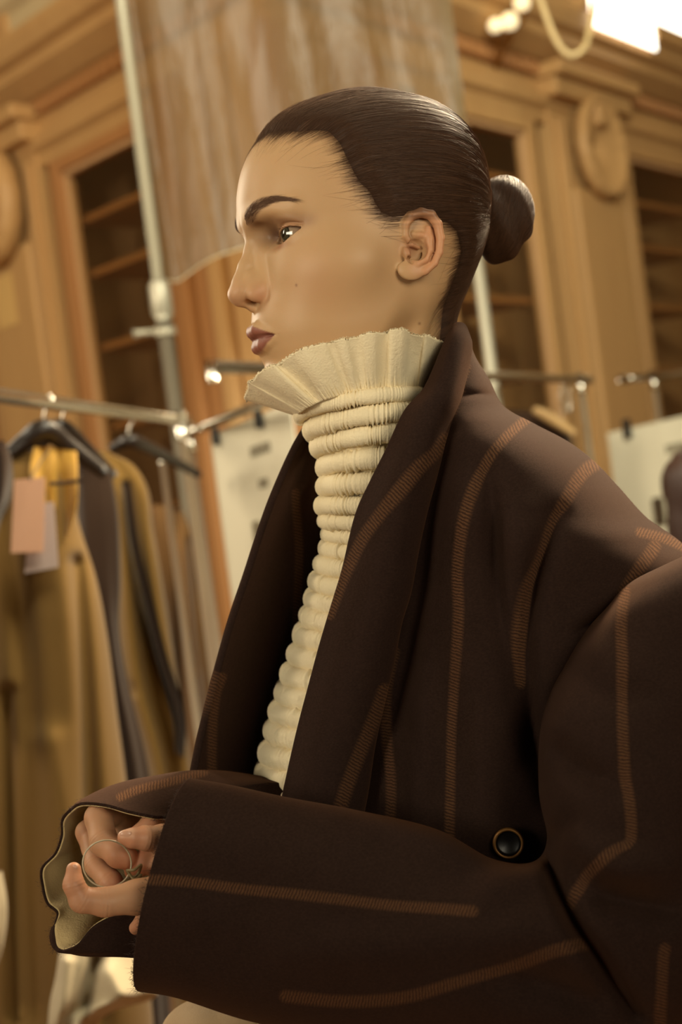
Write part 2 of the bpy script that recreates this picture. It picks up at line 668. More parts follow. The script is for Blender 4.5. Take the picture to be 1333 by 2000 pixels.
# pale square on the left pilaster
pn = link('pale_square', WL.mesh('pale_square', [(1.665, 1.825, .086, .088, 2.29, 2.505)]), plain('pale_cream', S(214, 176, 112), .8))
tag(pn, 'pale cream square on the left pilaster', 'paper note')


# ------------------------------------------------------------------ things behind the person
M['bright_metal'] = plain('polished_steel', S(226, 218, 196), .3, .55)
GD = 0.917                                                  # garments hang under the left rail


def D_for_z(px, py, z):
    d = P(px, py, 1.0) - CAM
    return (z - CAM[2]) / d[2]


def at_z(px, py, z):
    return P(px, py, D_for_z(px, py, z))


def tube(name, pts, r, mat, parent, sides=14):
    return link(name, tube_mesh(name, [np.array(pts)], [r], sides), mat, parent)


# ---- clear plastic sheet hung between two stands
def plastic_material():
    t = NT('cloudy_plastic')
    o = t.obj()
    n = t.noise(t.mapped(o, (5, 5, 1.2)), 1.0, 4, 0.55, 1.2)
    n2 = t.noise(t.mapped(o, (22, 22, 2.5)), 1.0, 3)
    t.set(Base_Color=(*S(140, 120, 90), 1), Roughness=0.34, Specular_IOR_Level=0.5)
    t.bump(t.math('ADD', n, t.math('MULTIPLY', n2, .35)), 0.7, 0.03)
    tr = t.n('ShaderNodeBsdfTransparent')
    tr.inputs[0].default_value = (*S(236, 216, 178), 1)
    tl = t.n('ShaderNodeBsdfTranslucent')
    tl.inputs[0].default_value = (*S(142, 118, 84), 1)
    m1 = t.n('ShaderNodeMixShader', Fac=0.55)
    t.l(t.b.outputs[0], m1.inputs[1]); t.l(tl.outputs[0], m1.inputs[2])
    m2 = t.n('ShaderNodeMixShader')
    t.l(t.math('MULTIPLY_ADD', n, 0.4, 0.16, clamp=True), m2.inputs[0])
    t.l(m1.outputs[0], m2.inputs[1]); t.l(tr.outputs[0], m2.inputs[2])
    t.l(m2.outputs[0], t.out.inputs[0])
    return t.m


M['plastic'] = plastic_material()
M['pole'] = plain('grey_painted_pole', S(156, 150, 132), .4, .3)


def stand(px, py, d, r, label, joint_py=None):
    b = P(px, py, d)
    root = empty('light_stand', (b[0], b[1], 0), label, 'stand')
    x, y = b[0], b[1]
    if joint_py is not None:
        zj = P(px, joint_py, d)[2]
        tube('lower_pole', [(x, y, .05), (x, y, zj)], r * 1.3, M['pole'], root)
        tube('upper_pole', [(x, y, zj - .02), (x, y, 3.9)], r, M['pole'], root)
        tube('collar', [(x, y, zj - .07), (x, y, zj - .05), (x, y, zj + .03), (x, y, zj + .05)], np.array([r * 1.2, r * 1.9, r * 1.9, r * 1.3]), M['pole'], root)
        tube('clamp_ring', [(x, y, zj - .115), (x, y, zj - .085)], r * 1.9, M['pole'], root)
        tube('clamp_knob', [(x, y, zj - .1), (x - .075, y - .02, zj - .1), (x - .09, y - .02, zj - .1)], np.array([.008, .010, .014]), M['pole'], root)
    else:
        tube('pole', [(x, y, .05), (x, y, 3.9)], r, M['pole'], root)
        tube('clamp_ring', [(x, y, 3.02), (x, y, 3.06)], r * 1.5, M['dark_metal'], root)
    for k in range(3):
        a = k * 2.094 + .4
        tube('leg', [(x, y, .45), (x + .28 * math.cos(a), y + .28 * math.sin(a), .012)], .011, M['pole'], root, 8)
    return root, np.array((x, y))


st1, xy1 = stand(312, 565, 3.9, .0170, 'grey telescopic stand with clamp collar beside the left rack', 580)
st2, xy2 = stand(906, 300, 4.0, .0185, 'plain grey stand pole behind the bun')
nU, nVv = 130, 120
sh = np.zeros((nU, nVv, 3))
zb_l, zb_m, zb_r = P(335, 545, 3.9)[2], P(480, 483, 3.93)[2], P(880, 330, 4.0)[2]
for i in range(nU):
    f = i / (nU - 1)
    p = xy1 * (1 - f) + xy2 * f
    zb = np.interp(f, [0, .04, .12, .27, 1], [zb_l - .0, zb_l - .005, zb_l + .035, zb_m, zb_r])
    for j in range(nVv):
        g_ = j / (nVv - 1)
        z = zb * (1 - g_) + 3.85 * g_
        w = .035 * math.sin(f * 21 + 2.2 * g_) * math.exp(-((f - .05) / .16) ** 2) + .018 * math.sin(f * 47 + 1.0) * math.exp(-(f / .12) ** 2) + .016 * math.sin(f * 11 - 3 * g_) + .008 * math.sin(f * 31 + 5 * g_) + .01 * math.sin(7 * g_ + 4 * f)
        sh[i, j] = (p[0] + .015, p[1] - .03 + w * 1.2, z)
me = pymesh('plastic_sheet', sh.reshape(-1, 3), grid_faces(nU, nVv))
ps = link('plastic_sheet', me, M['plastic'])
tag(ps, 'cloudy translucent plastic sheet hanging behind the head', 'plastic sheet')
hem = link('hem', tube_mesh('hem', [sh[:, 0]], [.002], 8), plain('taped_hem', S(190, 180, 150), .4), ps)

# ---- rails
def rail_rack(name, a, b, z, r, label, posts, cap=True):
    pa, pb = at_z(*a, z), at_z(*b, z)
    root = empty(name, (pb[0], pb[1], 0), label, 'clothes rack')
    tube('rail', [pa, pa * .6 + pb * .4, pb], r, M['chrome'], root, 18)
    if cap:
        e = (pb - pa) / np.linalg.norm(pb - pa)
        tube('end_cap', [pb - e * .03, pb + e * .012], r * 1.25, M['chrome'], root, 18)
    for f, rr in posts:
        q = pa + (pb - pa) * f
        tube('upright', [(q[0], q[1], z), (q[0], q[1], .06)], rr, M['bright_metal'], root, 14)
        tube('upright_joint', [(q[0], q[1], z - .05), (q[0], q[1], z + .022)], r * 1.3, M['chrome'], root, 14)
        n_ = np.cross((pb - pa) / np.linalg.norm(pb - pa), (0, 0, 1))
        tube('foot', [q * np.array((1, 1, 0)) + n_ * .26 + np.array((0, 0, .05)), q * np.array((1, 1, 0)) - n_ * .26 + np.array((0, 0, .05))], .014, M['chrome'], root, 10)
    return root, pa, pb


rackA, a0, a1 = rail_rack('clothes_rack', (-260, 738), (362, 822), 1.655, .0125, 'chrome clothes rack holding the mustard garments', [(.97, .011), (.02, .011)])
rackB, b0, b1 = rail_rack('clothes_rack', (414, 716), (1150, 742), 1.70, .013, 'chrome rail running behind the neck and shoulder', [(.30, .012), (.96, .010)])
eb = tube('end_bracket', [b0 + np.array((0, 0, .012)), b0 + np.array((0, 0, -.03))], .012, M['chrome'], rackB)
rackC, c0, c1 = rail_rack('clothes_rack', (620, 742), (368, 847), 1.63, .0105, 'short chrome rack from which the left white board hangs', [(.985, .0085), (.05, .011)])
rackD, d0, d1 = rail_rack('clothes_rack', (1420, 722), (1218, 741), 1.69, .012, 'chrome rack at the right edge holding a white board', [(.72, .008), (.02, .01)])

# thin chrome upright seen between the garments
q = P(318, 905, 3.6)
tu = empty('chrome_pole', (q[0], q[1], 0), 'thin chrome pole standing between garments and bookcase', 'pole')
tube('pole', [(q[0], q[1], .02), (q[0], q[1], q[2])], .009, M['bright_metal'], tu)
tube('pole_cap', [(q[0], q[1], q[2]), (q[0], q[1], q[2] + .012)], .012, M['chrome'], tu)


# ---- white boards with clips
def board(px, corners, d, label, marks, clips):
    """corners: photo positions tl, tr, br, bl; flat card with thickness"""
    tl, tr, br, bl = [P(x, y, dd) for x, y, dd in corners]
    bl[:2] = tl[:2]; br[:2] = tr[:2]
    n = np.cross(tr - tl, bl - tl); n /= np.linalg.norm(n)
    if n @ (CAM - tl) < 0: n = -n
    root = empty('presentation_board', tuple((bl + br) / 2), label, 'board')
    th = .004
    V = [tl, tr, br, bl] + [q - n * th for q in (tl, tr, br, bl)]
    me = pymesh('card', V, [(0, 1, 2, 3), (7, 6, 5, 4), (0, 4, 5, 1), (1, 5, 6, 2), (2, 6, 7, 3), (3, 7, 4, 0)], smooth=False)
    link('card', me, M['white_paper'], root)
    eu, ev = tr - tl, bl - tl
    for (u0, v0, u1, v1) in marks:
        a_, b_ = tl + eu * u0 + ev * v0 + n * .0012, tl + eu * u1 + ev * v0 + n * .0012
        c_, d_ = tl + eu * u1 + ev * v1 + n * .0012, tl + eu * u0 + ev * v1 + n * .0012
        V = [a_, b_, c_, d_] + [w - n * .0006 for w in (a_, b_, c_, d_)]
        link('print', pymesh('print', V, [(0, 1, 2, 3), (7, 6, 5, 4), (0, 4, 5, 1), (1, 5, 6, 2), (2, 6, 7, 3), (3, 7, 4, 0)], False), M['ink'], root)
    for (u0, v0, sz, ch) in clips:
        c_ = tl + eu * u0 + ev * v0 + n * .008
        ax = eu / np.linalg.norm(eu)
        bm = bmesh.new()
        r_ = bmesh.ops.create_cube(bm, size=1.0)
        bmesh.ops.scale(bm, vec=(sz * .45, .012, sz), verts=r_['verts'])
        bmesh.ops.bevel(bm, geom=bm.edges[:], offset=.003, segments=2, affect='EDGES')
        bm.transform(Matrix(((ax[0], n[0], 0, c_[0]), (ax[1], n[1], 0, c_[1]), (ax[2], n[2], 1, c_[2]), (0, 0, 0, 1))))
        me = bpy.data.meshes.new('clip'); bm.to_mesh(me); bm.free()
        link('clip', me, M['chrome'] if ch else M['black'], root)
    return root


word = [(.50 + .035 * k, .135 - .02 * k * .0, .50 + .035 * k + .026, .185) for k in range(7)]
board(0, [(410, 851, 3.25), (566, 786, 2.75), (650, 1150, 2.75), (450, 1215, 3.25)], 3.6, 'white presentation board clipped to the rack left of the collar',
      word + [(.55, .30, .66, .345)], [(.12, .0, .06, 0), (.68, .0, .06, 0), (.50, .58, .075, 1)])
board(0, [(1187, 846, 4.9), (1400, 798, 4.6), (1420, 1150, 4.6), (1220, 1180, 4.9)], 4.2, 'white presentation board clipped above the shoulder on the right',
      [(.52 + .03 * k, .14, .545 + .03 * k, .19) for k in range(8)] + [(.52 + .03 * k, .25, .545 + .03 * k, .29) for k in range(6)], [(.2, .0, .07, 0), (.8, .0, .07, 0), (.40, .5, .10, 1)])

# ---- garments
def cloth_material(name, a, b, rough=.9):
    t = NT(name)
    o = t.obj()
    c = t.mix(t.noise(t.mapped(o, (6, 6, 2)), 1.0, 4), a, b)
    t.set(Base_Color=c, Roughness=rough, Specular_IOR_Level=.15, Sheen_Weight=.15)
    t.bump(t.noise(o, 300.0, 3), .3, .002)
    return t.m


M['mustard'] = cloth_material('mustard_wool', S(102, 77, 37), S(120, 91, 46))
M['ochre'] = cloth_material('ochre_wool', S(106, 79, 35), S(124, 94, 44))
M['yellow_lining'] = cloth_material('yellow_lining', S(160, 120, 46), S(176, 134, 56), .6)
M['umber'] = cloth_material('umber_wool', S(42, 27, 17), S(52, 35, 23))
M['russet'] = cloth_material('russet_wool', S(98, 70, 40), S(116, 84, 48))
M['white_cloth'] = cloth_material('white_cotton', S(166, 152, 126), S(182, 168, 140))
M['hanger'] = plain('black_wood', S(34, 25, 20), .4)


def garment(name, st, mat, label, cat, folds, seed, nu=110, nv=90, group='garments hanging on the left rack'):
    s0 = st[len(st) // 2]
    base = P((s0[0] + s0[2]) / 2, s0[1], s0[4])
    root = empty(name, (base[0], base[1], min(P(st[-1][0], st[-1][1], st[-1][4])[2], P(st[-1][2], st[-1][3], st[-1][4])[2])), label, cat, group)
    o = tube_piece_bg('cloth', st, nu, nv, mat, root, folds, seed)
    return root, o


def tube_piece_bg(name, st, nu, nv, mat, parent, folds, seed):
    s = catmull(np.array(st, float), nu)
    phi = np.linspace(0, 2 * math.pi, nv, endpoint=False)
    cp = np.sign(np.cos(phi)) * np.abs(np.cos(phi)) ** .8
    sp = np.sign(np.sin(phi)) * np.abs(np.sin(phi)) ** .8
    xy = (s[:, None, 0:2] + s[:, None, 2:4]) / 2 + (s[:, None, 2:4] - s[:, None, 0:2]) / 2 * cp[None, :, None]
    d = s[:, None, 4] - s[:, None, 5] * sp[None]
    r = np.random.default_rng(seed)
    lev = np.linspace(0, 1, nu)[:, None]
    for k in range(5):
        fr, ph = r.uniform(2, 7), r.uniform(0, 6)
        d = d + r.uniform(.006, .016) * np.sin(cp[None] * fr + ph + lev * r.uniform(-1.5, 1.5)) * np.clip(lev * 2.2, 0, 1)
    if s[0, 4] < 3.6:
        d = d * GD
    g = np.concatenate([xy, d[..., None]], -1).reshape(-1, 3)
    for poly, amp, w in folds:
        c = catmull(np.array(poly, float), 30)
        best = np.full(len(g), 1e9)
        for i in range(len(c) - 1):
            a, e = c[i], c[i + 1] - c[i]
            rr = g[:, :2] - a
            t = np.clip(rr @ e / (e @ e), 0, 1)
            best = np.minimum(best, np.linalg.norm(rr - t[:, None] * e, axis=1))
        g[:, 2] += amp * np.exp(-(best / w) ** 2)
    f = grid_faces(nu, nv, cv=True)
    V = PN(g)
    F = [tuple(q) for q in f] + [tuple(range(nv - 1, -1, -1)), tuple(range((nu - 1) * nv, nu * nv))]
    return link(name, pymesh(name, V, F), mat, parent)


g1, g1o = garment('hanging_coat', [(40, 880, 130, 884, 2.50, .015), (-20, 930, 146, 930, 2.50, .04), (-60, 1010, 152, 1012, 2.50, .06), (-80, 1130, 188, 1130, 2.50, .075), (-90, 1250, 211, 1250, 2.5, .08), (-100, 1400, 230, 1400, 2.5, .085),
                                   (-100, 1600, 256, 1600, 2.5, .09), (-100, 2000, 300, 2000, 2.5, .1), (-100, 2550, 330, 2560, 2.5, .11)], M['mustard'],
                  'mustard wool coat with swing tags at the front of the left rack', 'coat',
                  [([(10, 1000), (40, 1200), (60, 1500), (70, 2000)], .03, 22), ([(150, 1100), (165, 1300), (180, 1600), (195, 2000)], .035, 16), ([(100, 1450), (130, 1650), (150, 2000)], -.02, 30), ([(15, 1350), (22, 1600), (30, 2000)], .05, 9)], 41)
tube_piece_bg('neck_lining', [(66, 872, 150, 880, 2.47, .012), (58, 920, 152, 928, 2.455, .014), (70, 990, 150, 995, 2.445, .012), (95, 1050, 130, 1056, 2.44, .008)], 40, 40, M['yellow_lining'], g1,
              [([(85, 880), (95, 1000)], .015, 5), ([(115, 885), (118, 1020)], .015, 5)], 5)


def swing_tag(parent, quad, d, mat):
    V = [P(x, y, d * GD) for x, y in quad]
    n = -FWD * .0015
    V = V + [v - n for v in V]
    link('swing_tag', pymesh('swing_tag', V, [(0, 1, 2, 3), (7, 6, 5, 4), (0, 4, 5, 1), (1, 5, 6, 2), (2, 6, 7, 3), (3, 7, 4, 0)], False), mat, parent)


M['pink_card'] = plain('kraft_card', S(206, 158, 128), .8)
M['grey_card'] = plain('grey_card', S(176, 156, 148), .8)
swing_tag(g1, [(28, 937), (88, 932), (84, 1078), (21, 1080)], 2.375, M['pink_card'])
swing_tag(g1, [(62, 985), (105, 980), (114, 1108), (48, 1120)], 2.390, M['grey_card'])
tube('tag_string', [P(58, 938, 2.374 * GD), P(80, 900, 2.40 * GD), P(96, 880, 2.45 * GD)], .0012, M['black'], g1, 6)
tube('tag_string', [P(96, 945, 2.385 * GD), P(130, 943, 2.39 * GD), P(160, 938, 2.42 * GD)], .004, M['umber'], g1, 6)

garment('hanging_coat', [(152, 900, 216, 916, 2.78, .015), (150, 1000, 232, 1010, 2.78, .04), (160, 1120, 236, 1130, 2.78, .05), (192, 1220, 234, 1225, 2.78, .05), (205, 1320, 250, 1330, 2.78, .05), (220, 1500, 292, 1505, 2.78, .055),
                         (240, 1700, 312, 1700, 2.78, .06), (260, 2000, 335, 2000, 2.78, .065), (270, 2450, 360, 2450, 2.78, .07)], M['umber'], 'dark umber coat squeezed between two mustard coats', 'coat', [], 42)
garment('hanging_coat', [(160, 872, 214, 884, 3.02, .015), (185, 892, 262, 910, 3.02, .03), (205, 940, 290, 960, 3.02, .05), (218, 1030, 300, 1036, 3.02, .055), (222, 1120, 316, 1125, 3.02, .06), (226, 1230, 334, 1240, 3.02, .06), (240, 1350, 352, 1360, 3.02, .065),
                         (285, 1500, 376, 1512, 3.02, .07), (320, 1700, 400, 1700, 3.02, .07), (340, 2000, 425, 2000, 3.02, .07), (350, 2350, 450, 2350, 3.02, .08)], M['ochre'], 'ochre coat with a dark edge further along the left rack', 'coat',
        [([(247, 950), (262, 1080), (290, 1200), (325, 1330), (358, 1420)], .05, 7), ([(240, 1340), (262, 1345)], .03, 5)], 43)
garment('coat_trim', [(240, 940, 250, 940, 2.945, .006), (254, 1050, 268, 1052, 2.94, .006), (280, 1170, 300, 1172, 2.935, .006), (305, 1280, 328, 1282, 2.935, .006), (335, 1390, 362, 1395, 2.935, .006), (343, 1470, 360, 1480, 2.94, .005)], M['umber'],
        'dark trailing belt hanging down the ochre coat', 'belt', [], 44, 50, 20)
garment('hanging_coat', [(298, 985, 352, 985, 3.8, .015), (304, 1060, 380, 1060, 3.8, .04), (318, 1200, 406, 1200, 3.8, .05), (328, 1400, 424, 1400, 3.8, .055), (338, 1600, 436, 1600, 3.8, .06), (350, 2000, 455, 2000, 3.8, .06), (360, 2250, 470, 2250, 3.8, .06)], M['russet'],
        'russet brown coat deepest on the left rack beside the chrome upright', 'coat', [([(345, 1000), (350, 1300), (370, 1600)], .03, 10), ([(375, 1060), (385, 1300)], .03, 8)], 45)
garment('hanging_coat', [(-60, 850, 10, 862, 2.36, .01), (-70, 900, 24, 905, 2.36, .02), (-80, 960, 22, 970, 2.36, .03), (-80, 1060, -8, 1070, 2.36, .03), (-80, 1400, -14, 1400, 2.36, .03)], M['umber'], 'black-brown garment cut by the left edge of the photograph', 'coat', [], 46)
garment('hanging_shirt', [(118, 1845, 256, 1850, 2.05, .03), (108, 1910, 300, 1915, 2.05, .06), (98, 1955, 300, 1950, 2.05, .07), (94, 1995, 205, 1985, 2.05, .06), (90, 2060, 180, 2060, 2.05, .05), (80, 2200, 190, 2200, 2.05, .05)], M['white_cloth'],
        'white cotton garment hanging below the folded hands', 'shirt', [([(190, 1870), (170, 1950), (160, 2060)], .04, 14), ([(215, 1900), (240, 1940)], -.02, 20), ([(130, 1880), (118, 2000)], -.02, 14)], 47, group='pale garments low behind the sleeves')
garment('hanging_shirt', [(-60, 1690, 4, 1700, 2.2, .02), (-60, 1760, 14, 1770, 2.2, .03), (-60, 1830, 8, 1840, 2.2, .03), (-60, 1900, -10, 1900, 2.2, .02)], M['white_cloth'], 'cream garment just showing at the lower left edge', 'shirt', [], 48, 40, 30, group='pale garments low behind the sleeves')
garment('hanging_coat', [(985, 800, 1075, 805, 4.6, .02), (975, 850, 1112, 842, 4.6, .05), (970, 950, 1125, 930, 4.6, .06), (970, 1200, 1135, 1200, 4.6, .06), (970, 1700, 1150, 1700, 4.6, .06)], M['umber'],
        'dark garment on a pale hanger behind the shoulder', 'coat', [], 49, 60, 40, group='garments on the rail behind the shoulder')


def hanger(pts, hook, mat, r, label, group):
    """pts: shoulder bar through photo points (px,py,d); hook: points up to the rail"""
    if pts[0][2] < 3.6:
        pts = [(a, b, c * GD) for a, b, c in pts]
        hook = [(a, b, c * GD) for a, b, c in hook]
    p = catmull(pts, 24)
    c = PN(p)
    root = empty('coat_hanger', tuple(PN(np.array(pts[len(pts) // 2])[None])[0]), label, 'hanger', group)
    n = len(c)
    tube('shoulder_bar', c, r * (0.55 + .6 * np.sin(np.linspace(.25, math.pi - .25, n))), mat, root, 12)
    tube('hook', PN(catmull(hook, 16)), .0022, M['chrome'], root, 8)
    return root


hanger([(15, 888, 2.47), (50, 862, 2.485), (88, 838, 2.49), (130, 868, 2.52), (205, 925, 2.56)], [(88, 838, 2.49), (86, 815, 2.49), (92, 795, 2.49), (104, 782, 2.495), (96, 770, 2.5)], M['hanger'], .016, 'black hanger carrying the tagged mustard coat', 'coat hangers on the left rack')
hanger([(60, 880, 2.7), (100, 848, 2.7), (122, 836, 2.7), (170, 880, 2.76), (222, 930, 2.8)], [(122, 836, 2.7), (122, 815, 2.7), (128, 800, 2.7), (140, 790, 2.7), (132, 780, 2.7)], M['hanger'], .015, 'second black hanger from the photo edge, under the rail', 'coat hangers on the left rack')
hanger([(215, 878, 3.1), (240, 866, 3.1), (262, 862, 3.1), (320, 890, 3.25), (388, 926, 3.4)], [(252, 862, 3.1), (251, 845, 3.1), (254, 832, 3.1), (260, 824, 3.1), (256, 815, 3.1)], M['hanger'], .013, 'black hanger reaching towards the chrome upright', 'coat hangers on the left rack')
hanger([(1042, 800, 4.5), (1062, 808, 4.5), (1085, 822, 4.5), (1122, 846, 4.5)], [(1098, 828, 4.5), (1098, 800, 4.5), (1094, 772, 4.5), (1100, 748, 4.5), (1108, 742, 4.5)], plain('pale_wood', S(190, 156, 106), .5), .016, 'pale wooden hanger above the shoulder on the right', 'hangers behind the shoulder')
ringp = np.array([at_z(1103, 742, 1.70) + np.array((.0 + .012 * math.cos(a), .0, -.05 + .06 * math.sin(a))) for a in np.linspace(0, 2 * math.pi, 40)])
ro = link('hook_ring', tube_mesh('hook_ring', [ringp], [.005], 10), M['chrome']); tag(ro, 'oval chrome ring hanging from the rail near its right end', 'ring')

# ---- cream hose looping down from the ceiling, invented glowing globes in place of white highlights
hp = catmull([(1040, -40, 5.0), (1056, 0, 5.0), (1072, 45, 5.0), (1092, 88, 5.0), (1116, 108, 5.0), (1140, 96, 5.0), (1150, 70, 5.05), (1160, 20, 5.1), (1170, -60, 5.1)], 60)
ho = link('hanging_hose', tube_mesh('hanging_hose', [PN(hp)], [.012], 12), plain('cream_rubber', S(220, 196, 146), .5)); tag(ho, 'cream hose looping down in front of the upper right wall', 'hose')
lam = empty('highlight_globes', tuple(WR.pt(1.45, .0, 3.40)), 'added glowing globes on brass arms in place of highlights high on the right', 'globes')
for (x, y, rr) in ((968, 50, .030), (996, 42, .036), (1020, 6, .034)):
    c_ = P(x, y, 5.25)
    bm = bmesh.new(); bmesh.ops.create_uvsphere(bm, u_segments=20, v_segments=14, radius=rr, matrix=Matrix.Translation(c_)); me = bpy.data.meshes.new('globe'); bm.to_mesh(me); bm.free()
    me.polygons.foreach_set('use_smooth', np.ones(len(me.polygons), bool))
    link('globe', me, glow_material('glowing_globe', S(255, 236, 190), 1.0), lam)
    tube('arm', [c_, c_ - np.array((0, 0, rr + .03)), WR.pt(1.45, .02, c_[2] - .1)], .008, plain('old_brass', S(150, 104, 52), .4, .8), lam, 8)

# ---- second person, cut by the right edge
p2c = P(1372, 985, 2.9)
person2 = empty('person', (p2c[0], p2c[1], 0), 'person with long dark auburn hair cut off at the right edge', 'person')


# ------------------------------------------------------------------ the person's head (built in cm, x forward, y to her left, z up)
HEAD_YAW, HEAD_PITCH, HEAD_ROLL, HEAD_S = math.radians(20.785), math.radians(2.801), math.radians(2.543), 0.0104547
HEAD_O = (0.02784034, 0.19122958, 1.05)


def head_axes():
    th, ph, ro = HEAD_YAW, HEAD_PITCH, HEAD_ROLL
    f0 = np.array([-math.cos(th), 0, math.sin(th)])
    l = np.array([math.sin(th), 0, math.cos(th)])
    u = np.array([0, 1.0, 0])
    f = f0 * math.cos(ph) - u * math.sin(ph)
    u2 = u * math.cos(ph) + f0 * math.sin(ph)
    l2 = l * math.cos(ro) + u2 * math.sin(ro)
    u3 = u2 * math.cos(ro) - l * math.sin(ro)
    M = np.stack([f, l2, u3])                               # rows: canonical axes in camera space
    C = np.stack([RGT, UPV, -FWD])                          # camera axes in world
    return M @ C


HEAD_M = head_axes()
HEAD_W = CAM + HEAD_O[0] * RGT + HEAD_O[1] * UPV + HEAD_O[2] * FWD


def H2W(p):
    return HEAD_W + HEAD_S * (np.asarray(p, float) @ HEAD_M)


def W2H(p):
    return ((np.asarray(p, float) - HEAD_W) @ HEAD_M.T) / HEAD_S


def spl(z, zs, vals):
    """monotone-ish smooth interpolation of a table"""
    zs, vals = np.asarray(zs, float), np.asarray(vals, float)
    m = np.gradient(vals, zs)
    i = np.clip(np.searchsorted(zs, z) - 1, 0, len(zs) - 2)
    h = zs[i + 1] - zs[i]
    t = np.clip((z - zs[i]) / h, 0, 1)
    return ((2 * t**3 - 3 * t**2 + 1) * vals[i] + (t**3 - 2 * t**2 + t) * h * m[i] + (-2 * t**3 + 3 * t**2) * vals[i + 1] + (t**3 - t**2) * h * m[i + 1]).astype(np.float32)


ZT = [-10.2, -9.7, -9.1, -8.5, -7.9, -7.2, -6.2, -5.2, -4.2, -3.2, -2.0, -0.8, 0.5, 1.5, 2.3, 3.2, 4.5, 6.3, 7.7, 9.0, 10.0, 11.0, 12.0]
FR = [6.3, 7.6, 8.6, 9.0, 9.05, 9.0, 9.4, 9.75, 9.85, 9.75, 9.45, 9.3, 9.35, 9.55, 9.85, 10.3, 10.45, 10.25, 9.8, 9.05, 8.1, 6.9, 5.2]
XC = [5.0, 4.8, 4.4, 3.9, 3.5, 3.1, 2.7, 2.3, 1.9, 1.5, 1.0, 0.6, 0.2, 0.0, -0.2, -0.4, -0.6, -0.7, -0.8, -0.9, -0.9, -0.9, -0.9]
BK = [3.5, 2.6, 1.9, 1.5, 1.2, 0.9, 0.4, -0.6, -2.2, -3.8, -5.2, -6.2, -6.9, -7.3, -7.6, -7.8, -8.0, -8.1, -8.0, -7.6, -7.0, -6.1, -4.6]
WD = [1.2, 2.1, 3.0, 3.8, 4.45, 4.95, 5.4, 5.75, 6.0, 6.2, 6.45, 6.75, 6.95, 7.05, 7.1, 7.15, 7.2, 7.2, 7.05, 6.6, 6.0, 5.1, 3.8]


def skull(p):
    """radial distance to the head's horizontal sections, blended into a cranium dome and the neck"""
    x, y, z = p[:, 0], np.abs(p[:, 1]), p[:, 2]
    zc = np.clip(z, -10.2, 12.0)
    xc, fr, bk, wd = spl(zc, ZT, XC), spl(zc, ZT, FR), spl(zc, ZT, BK), spl(zc, ZT, WD)
    dx = x - xc
    a = np.where(dx > 0, fr - xc, xc - bk)
    n = np.where(dx > 0, 2.12, 2.2).astype(np.float32)
    g = (np.power(np.abs(dx / a) + 1e-6, n) + np.power(y / wd + 1e-6, n)) ** (1 / n)
    rho = np.hypot(dx, y)
    d = rho * (1 - 1 / np.maximum(g, 1e-3))
    d = np.where(rho < 0.5, -np.minimum(a, wd), d)
    d = d * 0.93
    d = np.maximum(d, np.where(z > 0, z - 11.0, -10.1 - z) * 0.8)
    dome = ell(p, (0.15, 0, 4.6), (8.5, 7.15, 8.4))
    d = smin(d, dome, 1.2)
    return d


def neck_d(p):
    q = p.copy()
    d = cone(q, (-2.0, 0, -1.0), (-0.6, 0, -8.0), 4.15, 3.7)
    d = smin(d, cone(q, (-0.6, 0, -8.0), (0.6, 0, -16.0), 3.7, 3.6), 1.0)
    q[:, 1] = np.abs(q[:, 1])
    d = smin(d, cone(q, (-2.0, 4.9, -2.2), (2.2, 1.2, -14.0), 0.9, 0.8), 1.4)
    return d


HAIRLINE = [(8.95, 9.5), (8.2, 9.0), (7.2, 8.55), (6.3, 8.5), (5.5, 8.3), (5.0, 7.4), (4.75, 6.5), (4.3, 5.2), (3.9, 4.4), (3.3, 3.8),
            (2.9, 2.9), (2.5, 2.3), (1.6, 1.9), (0.4, 2.1), (-1.0, 2.2), (-2.5, 1.9), (-3.6, 1.3), (-4.2, 0.2), (-4.1, -0.9), (-3.8, -1.8), (-3.5, -3.4),
            (-3.2, -6.5), (-3.2, -14), (-16, -14), (-16, 18), (8.95, 18)]


def poly_sd(x, z, poly):
    """signed distance to a polygon, positive inside"""
    n = len(poly)
    best = np.full(x.shape, 1e9, np.float32)
    ins = np.zeros(x.shape, bool)
    for i in range(n):
        ax, az = poly[i]
        bx, bz = poly[(i + 1) % n]
        ex, ez = bx - ax, bz - az
        t = np.clip(((x - ax) * ex + (z - az) * ez) / (ex * ex + ez * ez), 0, 1)
        best = np.minimum(best, np.hypot(x - ax - t * ex, z - az - t * ez))
        c = ((az > z) != (bz > z)) & (x < (bx - ax) * (z - az) / (bz - az + 1e-12) + ax)
        ins ^= c
    return np.where(ins, best, -best)


def hair_region(p):
    return poly_sd(p[:, 0], p[:, 2], HAIRLINE)


EYE = np.array((7.22, 3.2, 1.68))


def lid_open(q):
    """negative inside the almond between the lids (q = |y| folded)"""
    y, z = q[:, 1], q[:, 2]
    t = np.clip((y - 2.0) / (4.72 - 2.0), 0, 1)
    base = 1.40 + 0.42 * t                                  # inner to outer corner
    up = base + 0.40 * np.power(np.clip(np.sin(np.pi * t), 0, 1), 0.55)
    lo = base - 0.56 * np.power(np.clip(np.sin(np.pi * np.power(t, 1.1)), 0, 1), 0.6)
    return np.maximum(np.maximum(z - up, lo - z), np.maximum(2.0 - y, y - 4.72))


